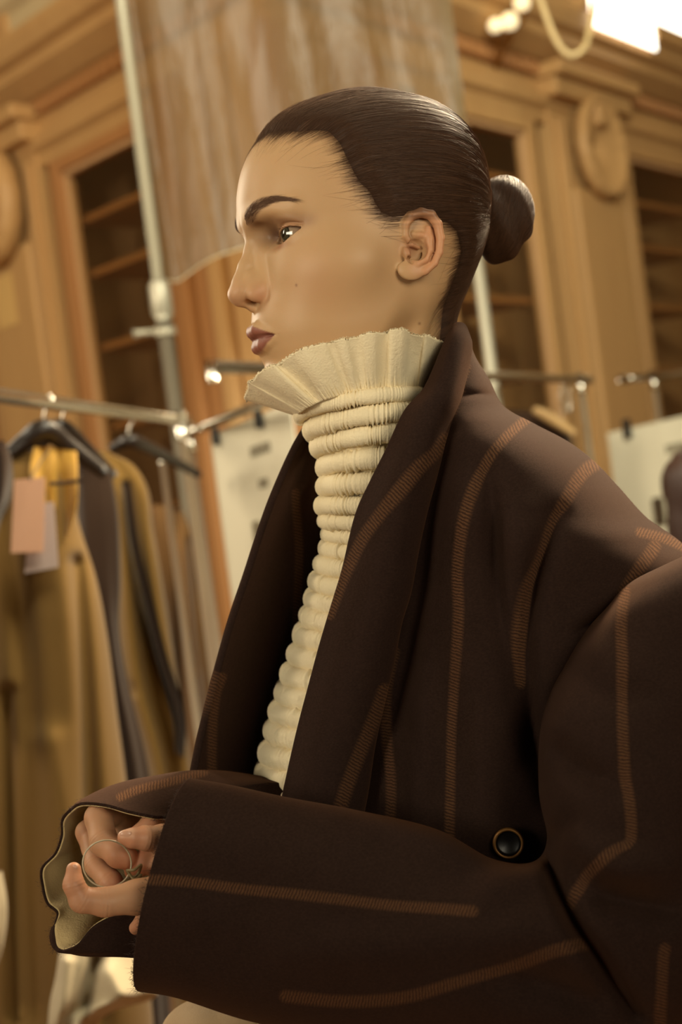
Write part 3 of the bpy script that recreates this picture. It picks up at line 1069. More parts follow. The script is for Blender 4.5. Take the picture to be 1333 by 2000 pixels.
def ear_d(q):
    """q folded to y>0"""
    e = q.copy()
    e[:, 1] = q[:, 1] - (7.05 + 0.30 * (0.9 - q[:, 0]))
    e[:, 0] = (q[:, 0] - 0.45) * 1.14 + 0.35
    e[:, 2] = (q[:, 2] - 0.1) * 1.02 + 0.2
    X = lambda x, z, r, w=0.0: (x, w, z, r)
    hel = chain(e, [X(0.15, 0.25, .17, .05), X(0.62, 0.95, .23, .12), X(0.62, 1.7, .29, .22), X(0.15, 2.3, .33, .3), X(-0.6, 2.5, .35, .33), X(-1.35, 2.3, .35, .33),
                    X(-1.85, 1.6, .33, .3), X(-2.0, 0.6, .31, .26), X(-1.85, -0.4, .29, .2), X(-1.45, -1.15, .28, .12), X(-0.8, -1.65, .30, .05)], .1)
    lobe = ell(e, (0.35, 0.0, -1.55), (1.0, .34, .72), rotm('Y', -12))
    plate = ell(e, (-0.75, -0.25, 0.45), (1.35, .3, 2.1), rotm('Y', 10))
    anti = chain(e, [X(-1.15, 1.35, .24, .1), X(-1.18, 0.6, .30, .17), X(-1.1, -0.2, .31, .18), X(-0.75, -0.85, .3, .15), X(-0.15, -1.15, .26, .12)], .12)
    crus = chain(e, [X(-1.1, 0.85, .24, .1), X(-0.55, 0.95, .2, .04), X(0.0, 1.05, .15, -.02)], .1)
    d = smin(plate, hel, .18)
    d = smin(d, lobe, .4)
    d = smin(d, anti, .16)
    d = smin(d, crus, .16)
    d = smax(d, -ell(e, (-0.22, 0.05, -0.1), (.74, 1.0, .82), rotm('Y', 14)), .15)
    d = smin(d, chain(e, [X(0.1, 0.3, .16, -.05), X(-0.5, 0.12, .13, -.25)], .1), .2)
    trag = ell(e, (0.62, 0.12, -0.35), (.3, .3, .5), rotm('Y', 15))
    d = smin(d, trag, .25)
    d = smin(d, ell(e, (0.1, .05, -1.15), (.4, .25, .25)), .2)
    d = smax(d, -ell(e, (0.42, 0.3, -0.85), (.17, .4, .33), rotm('Y', 30)), .1)
    return d


def sub(p, d, lo, hi, fn):
    """apply fn(points, values) only to the points inside a box of the folded space"""
    m = np.all((p > np.asarray(lo, p.dtype)) & (p < np.asarray(hi, p.dtype)), axis=1)
    if m.any():
        d[m] = fn(p[m], d[m])
    return d


UPPER_LIP = [(9.80, 0, -4.72, .56), (9.74, .55, -4.66, .58), (9.42, 1.2, -4.86, .47), (9.02, 1.95, -5.06, .32), (8.65, 2.55, -5.22, .18)]
LOWER_LIP = [(9.52, 0, -5.78, .52), (9.46, .7, -5.78, .50), (9.2, 1.4, -5.68, .40), (8.85, 2.05, -5.52, .28), (8.6, 2.45, -5.38, .18)]


def face_ops(q, d):
    # brow ridge, cheekbone, chin
    d = smin(d, chain(q, [(9.55, .4, 3.1, .75), (9.1, 2.0, 3.45, .75), (7.6, 4.0, 3.5, .6)], .3), .9)
    d = smin(d, ell(q, (5.4, 4.3, -0.8), (3.0, 1.5, 1.7), rotm('Z', -38)), 2.4)
    d = smin(d, ell(q, (7.9, 0, -8.35), (1.3, 1.7, 1.15)), .9)
    # sockets
    d = smax(d, -ell(q, (9.6, 2.75, 1.85), (1.35, 1.75, .95), rotm('Z', -14)), .85)
    d = smax(d, -ell(q, (9.55, 1.55, 1.9), (.75, .6, .8)), .5)
    # nose
    d = smin(d, chain(q, [(9.55, 0, 2.2, .55), (9.75, 0, 1.3, .50), (10.25, 0, 0.0, .56), (10.75, 0, -1.1, .62)], .3), .55)
    d = smin(d, cone(q, (8.95, .3, 2.4), (9.45, .95, -1.7), .3, .72), .6)
    d = smin(d, ell(q, (10.85, 0, -1.98), (.86, .78, .82)), .45)
    d = smin(d, ell(q, (10.95, .34, -1.95), (.62, .5, .6)), .3)
    d = smin(d, cone(q, (10.7, .4, -1.75), (9.6, .95, -1.65), .62, .55), .35)
    d = smin(d, ell(q, (10.05, .7, -1.15), (.6, .5, .7)), .4)
    ala = ell(q, (9.8, 1.12, -2.1), (.88, .55, .66), rotm('Y', 10))
    d = smin(d, ala, .34)
    d = smin(d, cone(q, (10.9, 0, -2.5), (9.9, 0, -2.95), .33, .34), .3)
    d = smax(d, -ell(q, (10.25, .66, -2.85), (.62, .30, .36), rotm('Y', 14)), .14)
    d = smax(d, -cone(q, (8.98, 1.74, -1.7), (8.98, 1.70, -2.6), .06, .06), .22)
    # mouth
    d = smin(d, chain(q, UPPER_LIP, .1), .3)
    d = smin(d, chain(q, LOWER_LIP, .1), .3)
    d = smax(d, -chain(q, [(10.42, 0, -5.28, .12), (10.28, .5, -5.25, .12), (9.85, 1.3, -5.27, .10), (9.1, 2.2, -5.29, .09), (8.72, 2.75, -5.33, .07)]), .16)
    d = smax(d, -cone(q, (10.6, 0, -3.25), (10.8, 0, -4.1), .2, .24), .35)
    return d


def eye_ops(q, d):
    d = smin(d, ell(q, EYE, (1.36, 1.48, 1.34)), .3)
    # crease of the upper lid
    t = np.clip((q[:, 1] - 2.0) / (4.72 - 2.0), 0, 1)
    zc = 1.66 + 0.34 * t + 0.47 * np.power(np.clip(np.sin(np.pi * np.clip(t * .96, 0, 1)), 0, 1), 0.6)
    win = sstep(2.1, 2.7, q[:, 1]) * sstep(5.1, 4.4, q[:, 1])
    d = d + win * (0.15 * np.exp(-((q[:, 2] - zc) / 0.09) ** 2) - 0.05 * np.exp(-((q[:, 2] - zc - .3) / 0.2) ** 2))
    d = smin(d, chain(q, [(8.3, 2.3, .9, .05), (8.35, 3.0, .72, .07), (8.1, 3.8, .86, .07)], .05), .3)
    ball = np.linalg.norm(q - EYE.astype(q.dtype), axis=1) - 1.95
    qb = q.copy()
    qb[:, 1] = EYE[1] + (q[:, 1] - EYE[1]) * np.where(q[:, 1] > EYE[1], 1.0, 0.62)
    bed = ell(qb, EYE, (1.14, 1.14, 1.25))
    d = smax(d, -np.maximum(np.maximum(ball, -bed), lid_open(q)), .07)
    return d


def head_d(p, ears=True):
    d = skull(p)
    d = smin(d, neck_d(p), 1.6)
    q = p.copy()
    q[:, 1] = np.abs(p[:, 1])
    d = sub(q, d, (-1.5, -1, -11.5), (14, 8.5, 6.0), face_ops)
    d = sub(q, d, (5.5, 1.0, -.8), (10, 6, 4.2), eye_ops)
    if ears:
        d = sub(q, d, (-4.2, 6.0, -3.8), (2.6, 11, 4.2), lambda a, b: smin(b, ear_d(a), .28))
    return d


def hair_d(p):
    r = hair_region(p)
    t = -0.35 + 0.85 * sstep(-0.9, 1.6, r)
    d = np.maximum(smin(skull(p), neck_d(p), 1.6) - t, -(r + 0.9))
    # gathered towards the bun
    d = smin(d, cone(p, (-7.0, 0, 5.2), (-10.2, 0, 4.2), 2.6, 1.5) + (0.55 - t) * 2, 1.6)
    return d


# ------------------------------------------------------------------ the person
FLOOR_Z = 0.0
PERSON_LOC = (0.14, 0.03, FLOOR_Z)
person = empty('person', PERSON_LOC, 'person in profile wearing a brown striped wool coat over a cream ruched high-neck top', 'person')

BUN = np.array((-10.7, 0.1, 4.1))
HC = np.array((0.0, 0.0, 3.6))
POLE = (BUN - HC) / np.linalg.norm(BUN - HC)
PE1 = np.cross(POLE, (0, 1, 0)); PE1 /= np.linalg.norm(PE1)
PE2 = np.cross(POLE, PE1)


def hair_uv(p):
    d = p - HC
    r = np.linalg.norm(d, axis=1)
    c = d @ POLE / r
    az = np.arctan2(d @ PE2, d @ PE1)
    return az, np.arccos(np.clip(c, -1, 1))



SKIN = np.array(S(188, 153, 112))


def tri_smooth(x, a, b):
    return sstep(a, b, x)


def skin_colour(p):
    """p: head-space cm"""
    q = p.copy()
    q[:, 1] = np.abs(q[:, 1])
    c = np.tile(SKIN, (len(p), 1))

    def blend(m, rgb):
        nonlocal c
        c = c * (1 - m[:, None]) + np.array(rgb) * m[:, None]
    g = lambda cx, cy, cz, r: np.exp(-(((q[:, 0] - cx)**2 + (q[:, 1] - cy)**2 + (q[:, 2] - cz)**2) / (r * r)))
    blend(0.16 * g(6.6, 5.0, -2.0, 2.2), S(190, 122, 86))
    blend(0.32 * g(11.2, 0.3, -2.2, 1.1), S(182, 116, 94))
    blend(0.35 * g(9.8, 1.5, -2.3, .8), S(188, 112, 92))
    # ears
    e = sstep(7.2, 7.9, q[:, 1]) * sstep(-4, -3, q[:, 2]) * sstep(3, 1.5, q[:, 0])
    blend(0.4 * e, S(210, 132, 100))
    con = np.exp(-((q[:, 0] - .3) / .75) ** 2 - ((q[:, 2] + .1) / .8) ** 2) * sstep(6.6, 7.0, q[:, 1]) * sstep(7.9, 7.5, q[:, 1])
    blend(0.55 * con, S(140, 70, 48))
    # eye make-up with socket and under-brow shade painted in: dark smudge
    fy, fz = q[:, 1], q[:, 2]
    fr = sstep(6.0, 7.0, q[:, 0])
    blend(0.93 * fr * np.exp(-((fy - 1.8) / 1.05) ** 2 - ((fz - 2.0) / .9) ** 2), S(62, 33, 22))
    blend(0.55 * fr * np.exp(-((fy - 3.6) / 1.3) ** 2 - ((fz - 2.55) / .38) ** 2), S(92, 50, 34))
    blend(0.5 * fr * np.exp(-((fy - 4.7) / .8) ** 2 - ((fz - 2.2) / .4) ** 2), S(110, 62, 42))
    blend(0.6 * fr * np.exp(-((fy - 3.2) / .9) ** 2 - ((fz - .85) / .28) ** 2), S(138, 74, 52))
    lid = np.exp(-((fy - 3.5) / .8) ** 2 - ((fz - 2.17) / .13) ** 2) * fr
    blend(0.75 * lid, S(196, 144, 110))
    # lips
    y, z = q[:, 1], q[:, 2]
    zu = np.interp(y, [0, .5, 1.3, 2.0, 2.5], [-4.36, -4.22, -4.66, -5.02, -5.26])
    zl = np.interp(y, [0, .8, 1.5, 2.1, 2.5], [-6.42, -6.36, -5.98, -5.6, -5.3])
    m = sstep(0, .12, zu - z) * sstep(0, .16, z - zl) * sstep(8.2, 8.5, q[:, 0])
    blend(0.9 * m, S(126, 66, 58))
    m2 = m * sstep(.35, 0, np.abs(z + 5.28))
    blend(0.5 * m2, S(96, 46, 42))
    # eyebrows: darker skin under the brow hairs
    yy = np.array([1.05, 1.9, 2.9, 3.9, 4.9])
    zc = np.interp(y, yy, [3.15, 3.5, 3.92, 4.06, 3.75])
    hw = np.interp(y, yy, [.58, .66, .5, .28, .06])
    m = sstep(1.15, .55, np.abs(z - zc) / hw) * sstep(.95, 1.35, y) * sstep(5.0, 4.6, y) * sstep(5, 6, q[:, 0])
    blend(0.66 * m, S(78, 50, 35))
    # moles
    for (mx, my, mz, r) in MOLES:
        blend(0.75 * np.exp(-((p[:, 0] - mx)**2 + (p[:, 1] - my)**2 + (p[:, 2] - mz)**2) / (r * r)), S(92, 52, 36))
    # scalp under the hair
    r = hair_region(p)
    azm = np.abs(hair_uv(p)[0])
    jit = 0.45 * np.sin(azm * 61 + 2 * np.sin(azm * 23)) + 0.35 * np.sin(azm * 173 + 1.3) + 0.3 * np.sin(azm * 37)
    blend(0.88 * sstep(-1.0, .6, r + 0.45 * jit), S(74, 50, 35))
    return c


MOLES = []


def head_ray(px, py):
    """first hit of the view ray through (px, py) on the head, head space"""
    o = W2H(CAM)
    d = W2H(P(px, py, 1.0)) - o
    d /= np.linalg.norm(d)
    t = 84.0
    for _ in range(160):
        v = float(head_d((o + d * t)[None].astype(np.float32))[0])
        if v < 0.002:
            return o + d * t
        t += max(v * 0.6, 0.002)
        if t > 125:
            return None
    return o + d * t


for (mx, my, r) in ((579, 557, .09), (820, 632, .10)):
    hp = head_ray(mx, my)
    if hp is not None:
        MOLES.append((*hp, r))

hv, hq = mesh_sdf(head_d, (-10.6, -10.2, -17.0), (12.6, 10.2, 13.8), HEAD_RES)

# ---- eyes
def eye_material():
    t = NT('eye')
    r = t.attr('er').outputs[2]
    c = t.ramp(r, [(0.0, S(8, 7, 6)), (0.16, S(12, 10, 8)), (0.19, S(56, 52, 38)), (0.36, S(62, 58, 44)), (0.42, S(30, 26, 20)), (0.46, S(142, 122, 100)), (1.0, S(140, 112, 92))])
    t.set(Base_Color=c, Roughness=0.08, Specular_IOR_Level=0.6, Coat_Weight=0.6, Coat_Roughness=0.03)
    return t.m


M['eye'] = eye_material()
for s in (1, -1):
    nu, nv = 40, 48
    a = np.linspace(0, math.pi, nu)
    b = np.linspace(0, 2 * math.pi, nv, endpoint=False)
    A, B = np.meshgrid(a, b, indexing='ij')
    gz = np.array((0.985, 0.20 if s > 0 else 0.16, -0.03))
    gz /= np.linalg.norm(gz)
    e1 = np.cross(gz, (0, 0, 1)); e1 /= np.linalg.norm(e1)
    e2 = np.cross(e1, gz)
    R = 1.22 + 0.10 * np.exp(-(A / 0.42) ** 4)
    pts = EYE * np.array((1, s, 1)) + (R * np.cos(A))[..., None] * gz + (R * np.sin(A) * np.cos(B))[..., None] * e1 + (R * np.sin(A) * np.sin(B))[..., None] * e2
    me = pymesh('eye', H2W(pts.reshape(-1, 3)), grid_faces(nu, nv, cv=True))
    fattr(me, 'er', (A / 1.2).ravel())
    eo = link('eye', me, M['eye'], person)

# ---- hair cap
hv2, hq2 = mesh_sdf(hair_d, (-12.5, -8.6, -11.0), (10.2, 8.6, 14.6), HAIR_RES)

hair_me = pymesh('hair', H2W(hv2), hq2)
az, pol = hair_uv(hv2)
fattr(hair_me, 'hu', np.abs(az))
fattr(hair_me, 'hv', pol)
hair = link('hair', hair_me, M['hair'], person)


def surf_march(fn, dirs, lo, hi, n=22):
    """outermost crossing along rays from HC"""
    a = np.full(len(dirs), lo)
    b = np.full(len(dirs), hi)
    for _ in range(n):
        m = (a + b) / 2
        v = fn((HC + dirs * m[:, None]).astype(np.float32))
        a = np.where(v < 0, m, a)
        b = np.where(v < 0, b, m)
    return (a + b) / 2


def strands(n_str, n_pt, seed, lift=(0.0, 0.05), rad=0.0105, thr=(-0.9, 0.4), wobble=0.018, at_line=0.45):
    r = np.random.default_rng(seed)
    az = r.uniform(-math.pi, math.pi, n_str)
    p1 = np.full(n_str, 2.9)
    pol = np.linspace(0.25, 2.75, 60)
    # find where each line leaves the hair region
    D = (np.cos(pol)[None, :, None] * POLE + np.sin(pol)[None, :, None] * (np.cos(az)[:, None, None] * PE1 + np.sin(az)[:, None, None] * PE2))
    rr = surf_march(lambda q: smin(skull(q), neck_d(q), 1.6), D.reshape(-1, 3), 2.0, 18.0).reshape(n_str, 60)
    reg = hair_region((HC + D * rr[..., None]).reshape(-1, 3).astype(np.float32)).reshape(n_str, 60)
    first = np.argmax(reg < (thr[0] + (thr[1] - thr[0]) * r.uniform(0, 1, n_str) ** 0.6)[:, None], axis=1)
    end = np.where(first > 0, pol[first], 2.75)
    L = r.uniform(0.35, 1.0, n_str)
    st = r.uniform(0, 1, n_str) < at_line
    e1 = np.where(st, end, np.minimum(end, 0.4 + r.uniform(0.1, 1.0, n_str) * (end - 0.4)))
    s1 = np.maximum(0.26, e1 - L * 1.1)
    t = np.linspace(0, 1, n_pt)
    po = e1[:, None] * (1 - t) + s1[:, None] * t
    wob = r.normal(0, wobble, (n_str, 1)) * np.sin(t * 3 + r.uniform(0, 6, (n_str, 1)))
    aa = az[:, None] + wob / np.maximum(np.sin(po), 0.3)
    D = np.cos(po)[..., None] * POLE + np.sin(po)[..., None] * (np.cos(aa)[..., None] * PE1 + np.sin(aa)[..., None] * PE2)
    rr = surf_march(lambda q: np.minimum(hair_d(q), smin(skull(q), neck_d(q), 1.6)), D.reshape(-1, 3), 2.0, 18.0).reshape(n_str, n_pt)
    rr = rr + r.uniform(*lift, (n_str, 1)) * np.sin(np.pi * np.clip(t * 1.1, 0, 1))
    pts = HC + D * rr[..., None]
    rad_t = rad * np.clip(np.sin(np.pi * (0.06 + 0.9 * t)), 0.15, 1)
    return pts, rad_t


def strand_mesh(name, pts, rad_t, to_world=H2W):
    """three-sided tubes, vectorised; pts (n, m, 3) head cm"""
    n, m, _ = pts.shape
    tan = np.gradient(pts, axis=1)
    tan /= np.linalg.norm(tan, axis=2, keepdims=True) + 1e-9
    ref = np.array((0.31, 0.27, 0.91))
    nr = np.cross(tan, ref); nr /= np.linalg.norm(nr, axis=2, keepdims=True) + 1e-9
    bn = np.cross(tan, nr)
    V = []
    for k in range(3):
        a = k * 2 * math.pi / 3
        V.append(pts + np.asarray(rad_t).reshape(-1, m, 1) * (math.cos(a) * nr + math.sin(a) * bn))
    V = np.stack(V, 2)                                      # n m 3 3
    f = grid_faces(m, 3, cv=True)
    F = (f[None] + (np.arange(n) * m * 3)[:, None, None]).reshape(-1, 4)
    return pymesh(name, to_world(V.reshape(-1, 3)), F)


pts, rt = strands(N_STRANDS, 14, 11)
pb, rb = strands(420, 14, 77, (0.02, 0.16), 0.0055, (-2.3, -0.6), 0.09, 1.1)
pts = np.concatenate([pts, pb])
rt = np.concatenate([np.broadcast_to(rt, (N_STRANDS, 14)), np.broadcast_to(rb, (420, 14))])
so = link('hair_strands', strand_mesh('hair_strands', pts, rt), M['strand'], hair)
so['kind'] = 'stuff'


# ---- bun
def bun_pt(u, v, off=0.0):
    """u around the bun axis, v from the face of the bun (0) to its root (1)"""
    a = v * math.pi
    ax = np.array((-1.0, 0, -0.12)); ax /= np.linalg.norm(ax)
    e1 = np.array((0, 1.0, 0))
    e2 = np.cross(ax, e1)
    tw = 1.0 + 0.05 * np.sin(2 * (u + 1.5 * a)) + 0.03 * np.sin(5 * (u + 1.2 * a) + 1.0) + off
    return BUN + (np.cos(a) * 2.45 * tw)[..., None] * ax + (np.sin(a) ** 0.9 * np.cos(u) * 2.75 * tw)[..., None] * e1 + (np.sin(a) ** 0.9 * np.sin(u) * 3.3 * tw)[..., None] * e2


nu, nv = 72, 96
V_, U_ = np.meshgrid(np.linspace(0.001, 0.999, nu), np.linspace(0, 2 * math.pi, nv, endpoint=False), indexing='ij')
bp = bun_pt(U_, V_)
me = pymesh('hair_bun', H2W(bp.reshape(-1, 3)), grid_faces(nu, nv, cv=True))
fattr(me, 'hu', (0.55 * V_ * 3 + 0.16 * np.abs(np.sin(U_ * .5))).ravel())
fattr(me, 'hv', (np.abs(np.sin(U_ * 0.5)) * 2).ravel())
bun = link('hair_bun', me, M['hair'], person)
r = np.random.default_rng(5)
nb, mb = 1800, 16
t = np.linspace(0, 1, mb)
u0 = r.uniform(0, 2 * math.pi, nb)[:, None]
v0 = r.uniform(0.12, 0.9, nb)[:, None]
du = r.uniform(0.6, 1.8, nb)[:, None]
UU = u0 + du * (t[None] - 0.5)
VV = np.clip(v0 + 0.16 * (t[None] - 0.5) + r.normal(0, 0.006, (nb, 1)) * np.sin(6 * t[None]), 0.02, 0.98)
bpts = bun_pt(UU, VV, off=r.uniform(-0.002, 0.012, (nb, 1)))
so = link('bun_strands', strand_mesh('bun_strands', bpts, 0.013 * np.clip(np.sin(np.pi * (0.05 + .9 * t)), .15, 1)), M['strand'], bun)
so['kind'] = 'stuff'


# ---- eyebrows and lashes
def on_skin(y, z, fn=None):
    """push (y,z) points along x from outside until they meet the head"""
    x = np.full(len(y), 13.0)
    for _ in range(40):
        p = np.stack([x, y, z], 1).astype(np.float32)
        v = head_d(p, ears=False)
        x = x - np.clip(v, -0.2, 0.6) * 0.7
    return np.stack([x, y, z], 1)


for s in (1, -1):
    r = np.random.default_rng(20 + s)
    n, m = 760, 6
    y0 = 1.0 + 3.75 * r.uniform(0, 1, n) ** 0.95
    yy = [1.0, 1.9, 2.9, 3.9, 4.9]
    hw = np.interp(y0, yy, [.5, .58, .42, .2, .05])
    z0 = np.interp(y0, yy, [3.12, 3.45, 3.86, 4.02, 3.75]) + hw * np.clip(r.normal(0.1, .5, n), -.8, 1)
    ang = np.interp(y0, yy, [0.75, 0.6, 0.4, 0.0, -0.4]) + r.normal(0, .15, n)
    ln = r.uniform(.35, .6, n)
    t = np.linspace(0, 1, m)
    Y = y0[:, None] + ln[:, None] * t * np.cos(ang)[:, None]
    Z = z0[:, None] + ln[:, None] * t * np.sin(ang)[:, None] - 0.1 * t ** 2
    pp = on_skin((Y * 1.0).ravel(), Z.ravel()).reshape(n, m, 3)
    pp[..., 0] += 0.015 + 0.05 * np.sin(np.pi * t)
    pp[..., 1] *= s
    link('eyebrow', strand_mesh('eyebrow', pp, 0.0075 * (1 - 0.8 * t)), M['brow'], person)
    # upper lashes
    n = 70
    tt = r.uniform(0.05, 1, n)
    y0 = 2.1 + (4.7 - 2.1) * tt
    tl = (y0 - 2.0) / (4.72 - 2.0)
    z0 = 1.40 + .42 * tl + 0.40 * np.power(np.clip(np.sin(np.pi * np.clip(tl, 0, 1)), 0, 1), .55)
    dx = 1.40 ** 2 - (y0 - EYE[1]) ** 2 - (z0 - EYE[2]) ** 2
    x0 = EYE[0] + np.sqrt(np.clip(dx, 0.02, None))
    out = np.stack([x0 - EYE[0] + .5, (y0 - EYE[1]) * 1.1, np.zeros(n)], 1)
    out /= np.linalg.norm(out, axis=1, keepdims=True)
    ln = r.uniform(.2, .38, n)
    lp = np.stack([x0, y0, z0], 1)[:, None] + out[:, None] * (ln[:, None] * t)[..., None] + np.array((0, 0, 1.0)) * (ln[:, None] * (-0.25 * t + 0.6 * t ** 2))[..., None]
    lp[..., 1] *= s
    link('eyelashes', strand_mesh('eyelashes', lp, 0.008 * (1 - 0.8 * t)), M['brow'], person)


# ------------------------------------------------------------------ hands, arms and trunk (cm in camera axes), joined to the head as one body
def CC(px, py, d):
    return np.array(((px - PW / 2) / FPX * d, (PH / 2 - py) / FPX * d, d)) * 100


def C2W(p):
    p = np.asarray(p, float) * 0.01
    return CAM + p[:, 0:1] * RGT + p[:, 1:2] * UPV + p[:, 2:3] * FWD


def jc(*pts):
    return [(*CC(a, b, d), r) for a, b, d, r in pts]


FINGERS = [
    # her left hand (nearer): curled finger, thumb, fingers behind
    (jc((345, 1738, .932, 1.35), (268, 1752, .925, 1.16), (205, 1762, .919, .95), (160, 1757, .914, .84), (144, 1728, .913, .69), (144, 1699, .916, .52)), .35),
    (jc((355, 1655, .936, 1.25), (318, 1640, .925, 1.0), (284, 1637, .916, .80), (258, 1637, .911, .62), (243, 1635, .909, .47)), .35),
    (jc((330, 1785, .948, 1.0), (290, 1793, .950, .8), (266, 1812, .952, .5)), .3),
    (jc((345, 1690, .955, 1.1), (285, 1683, .958, .85), (262, 1700, .955, .7)), .3),
    # her right hand (further): two bent fingers and the knuckles behind them
    (jc((225, 1585, 1.005, 1.0), (193, 1597, .982, 1.0), (203, 1645, .967, 1.00), (232, 1668, .956, .94), (250, 1677, .954, .80)), .4),
    (jc((178, 1640, .998, .82), (190, 1690, .978, .86), (215, 1722, .966, .84), (235, 1745, .962, .74)), .4),
    (jc((200, 1600, 1.015, .9), (170, 1625, 1.003, .80), (178, 1660, 1.0, .72)), .3),
    (jc((330, 1590, 1.0, .85), (296, 1607, .962, .68), (268, 1628, .958, .58)), .3),
]
PALMS = [jc((400, 1715, .945, 2.2), (345, 1712, .950, 1.8)), jc((420, 1640, 1.06, 1.9), (330, 1615, 1.03, 1.7), (240, 1612, 1.012, 1.1))]
NAILS = [((236, 1629, .9055), (253, 1629, .9055)), ]


def hands_d(p):
    d = None
    for ch, k in FINGERS:
        e = chain(p, ch, 0.0)
        # knuckle swellings
        for c in ch[1:-1]:
            e = smin(e, sph(p, c[:3], c[3] * 1.03), .3)
        d = e if d is None else smin(d, e, .12)
    for ch in PALMS:
        d = smin(d, chain(p, ch), .5)
    # wrinkles over the finger joints
    for ch, joints in ((FINGERS[0][0], (2, 3, 4)), (FINGERS[1][0], (2,)), (FINGERS[4][0], (1, 2)), (FINGERS[5][0], (1, 2))):
        for j in joints:
            c = np.array(ch[j][:3], np.float32)
            ax = np.array(ch[j + 1][:3]) - np.array(ch[j - 1][:3])
            ax = (ax / np.linalg.norm(ax)).astype(np.float32)
            q = p - c
            s_ = q @ ax
            mk = np.exp(-(np.linalg.norm(q, axis=1) / (1.5 * ch[j][3])) ** 4)
            d = d + .032 * mk * (np.exp(-((s_ - .13) / .06) ** 2) + np.exp(-((s_ + .13) / .06) ** 2) + .6 * np.exp(-((s_ - .36) / .06) ** 2))
    # thumb nail bed
    c = CC(247, 1629, .9045)
    d = smax(d, -ell(p, c + np.array((0.0, .32, -.18)), (.48, .2, .4)), .08)
    return d


lo = CC(60, 1900, 1.06); hi = CC(430, 1500, .88)
mn, mx = np.minimum(lo, hi), np.maximum(lo, hi)
mn[2], mx[2] = 88.0, 107.0
fv, fq = mesh_sdf(hands_d, mn, mx, HAND_RES)


def trunk_d(p):
    d = chain(p, jc((735, 800, 1.055, 3.5), (745, 900, 1.07, 3.8), (770, 1050, 1.10, 5.0), (800, 1200, 1.115, 6.4), (780, 1500, 1.12, 8.0), (790, 1900, 1.12, 9.0), (790, 2200, 1.12, 10.5)), 1.2)
    d = smin(d, chain(p, jc((770, 1020, 1.11, 4.2), (1120, 1110, 1.05, 4.0))), 2.0)
    d = smin(d, chain(p, jc((770, 1020, 1.11, 4.2), (740, 1060, 1.18, 3.0))), 2.0)
    d = smin(d, chain(p, jc((1120, 1110, 1.05, 4.0), (1240, 1400, .95, 3.4), (1230, 1820, .91, 2.7), (420, 1725, .94, 1.8))), 1.5)
    d = smin(d, chain(p, jc((740, 1060, 1.18, 3.0), (770, 1700, 1.16, 3.0), (420, 1640, 1.06, 2.0))), 1.5)
    return d


tv, tq = mesh_sdf(trunk_d, (-25, -62, 82), (35, 14, 132), 0.6)


def join_body():
    hw = H2W(hv)
    V = np.concatenate([hw, C2W(fv), C2W(tv)])
    Q = np.concatenate([hq, fq + len(hw), tq + len(hw) + len(fv)])
    hc = np.tile(np.array(S(186, 146, 112)), (len(fv), 1))
    for ch, k in FINGERS:
        tip = np.array(ch[-1][:3])
        m = np.exp(-np.sum((fv - tip) ** 2, 1) / 1.4 ** 2)[:, None] * 0.3
        hc = hc * (1 - m) + np.array(S(198, 112, 86)) * m
        for c in ch[1:-1]:
            m = np.exp(-np.sum((fv - np.array(c[:3])) ** 2, 1) / 1.2 ** 2)[:, None] * 0.25
            hc = hc * (1 - m) + np.array(S(196, 116, 90)) * m
    c = CC(247, 1628, .9045)
    m = (np.exp(-(np.abs((fv - c) / np.array((.5, .3, .8))) ** 4).sum(1)) * 0.7)[:, None]
    hc = hc * (1 - m) + np.array(S(226, 186, 158)) * m
    c3 = np.tile(SKIN, (len(tv), 1))
    me = pymesh('body', V, Q)
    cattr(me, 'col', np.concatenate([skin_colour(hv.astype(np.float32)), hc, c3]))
    return me


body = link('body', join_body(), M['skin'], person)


# thumb and finger nails
M['nail'] = plain('fingernail', S(206, 158, 132), .3)
for (x, y, d_, w_, h_, tilt) in ((246, 1630.5, .9052, .42, .30, .0), (146, 1695, .9126, .20, .26, .1)):
    bm = bmesh.new()
    bmesh.ops.create_uvsphere(bm, u_segments=20, v_segments=12, radius=1.0)
    me = bpy.data.meshes.new('fingernail')
    c_ = CC(x, y, d_)
    for v_ in bm.verts:
        q_ = np.array((v_.co.x * w_, v_.co.y * h_, v_.co.z * .09))
        q_[2] += .5 * (q_[1] ** 2) + .18 * q_[0] ** 2
        v_.co = C2W((c_ + q_)[None])[0]
    bm.to_mesh(me); bm.free()
    me.polygons.foreach_set('use_smooth', np.ones(len(me.polygons), bool))
    link('fingernail', me, M['nail'], person)


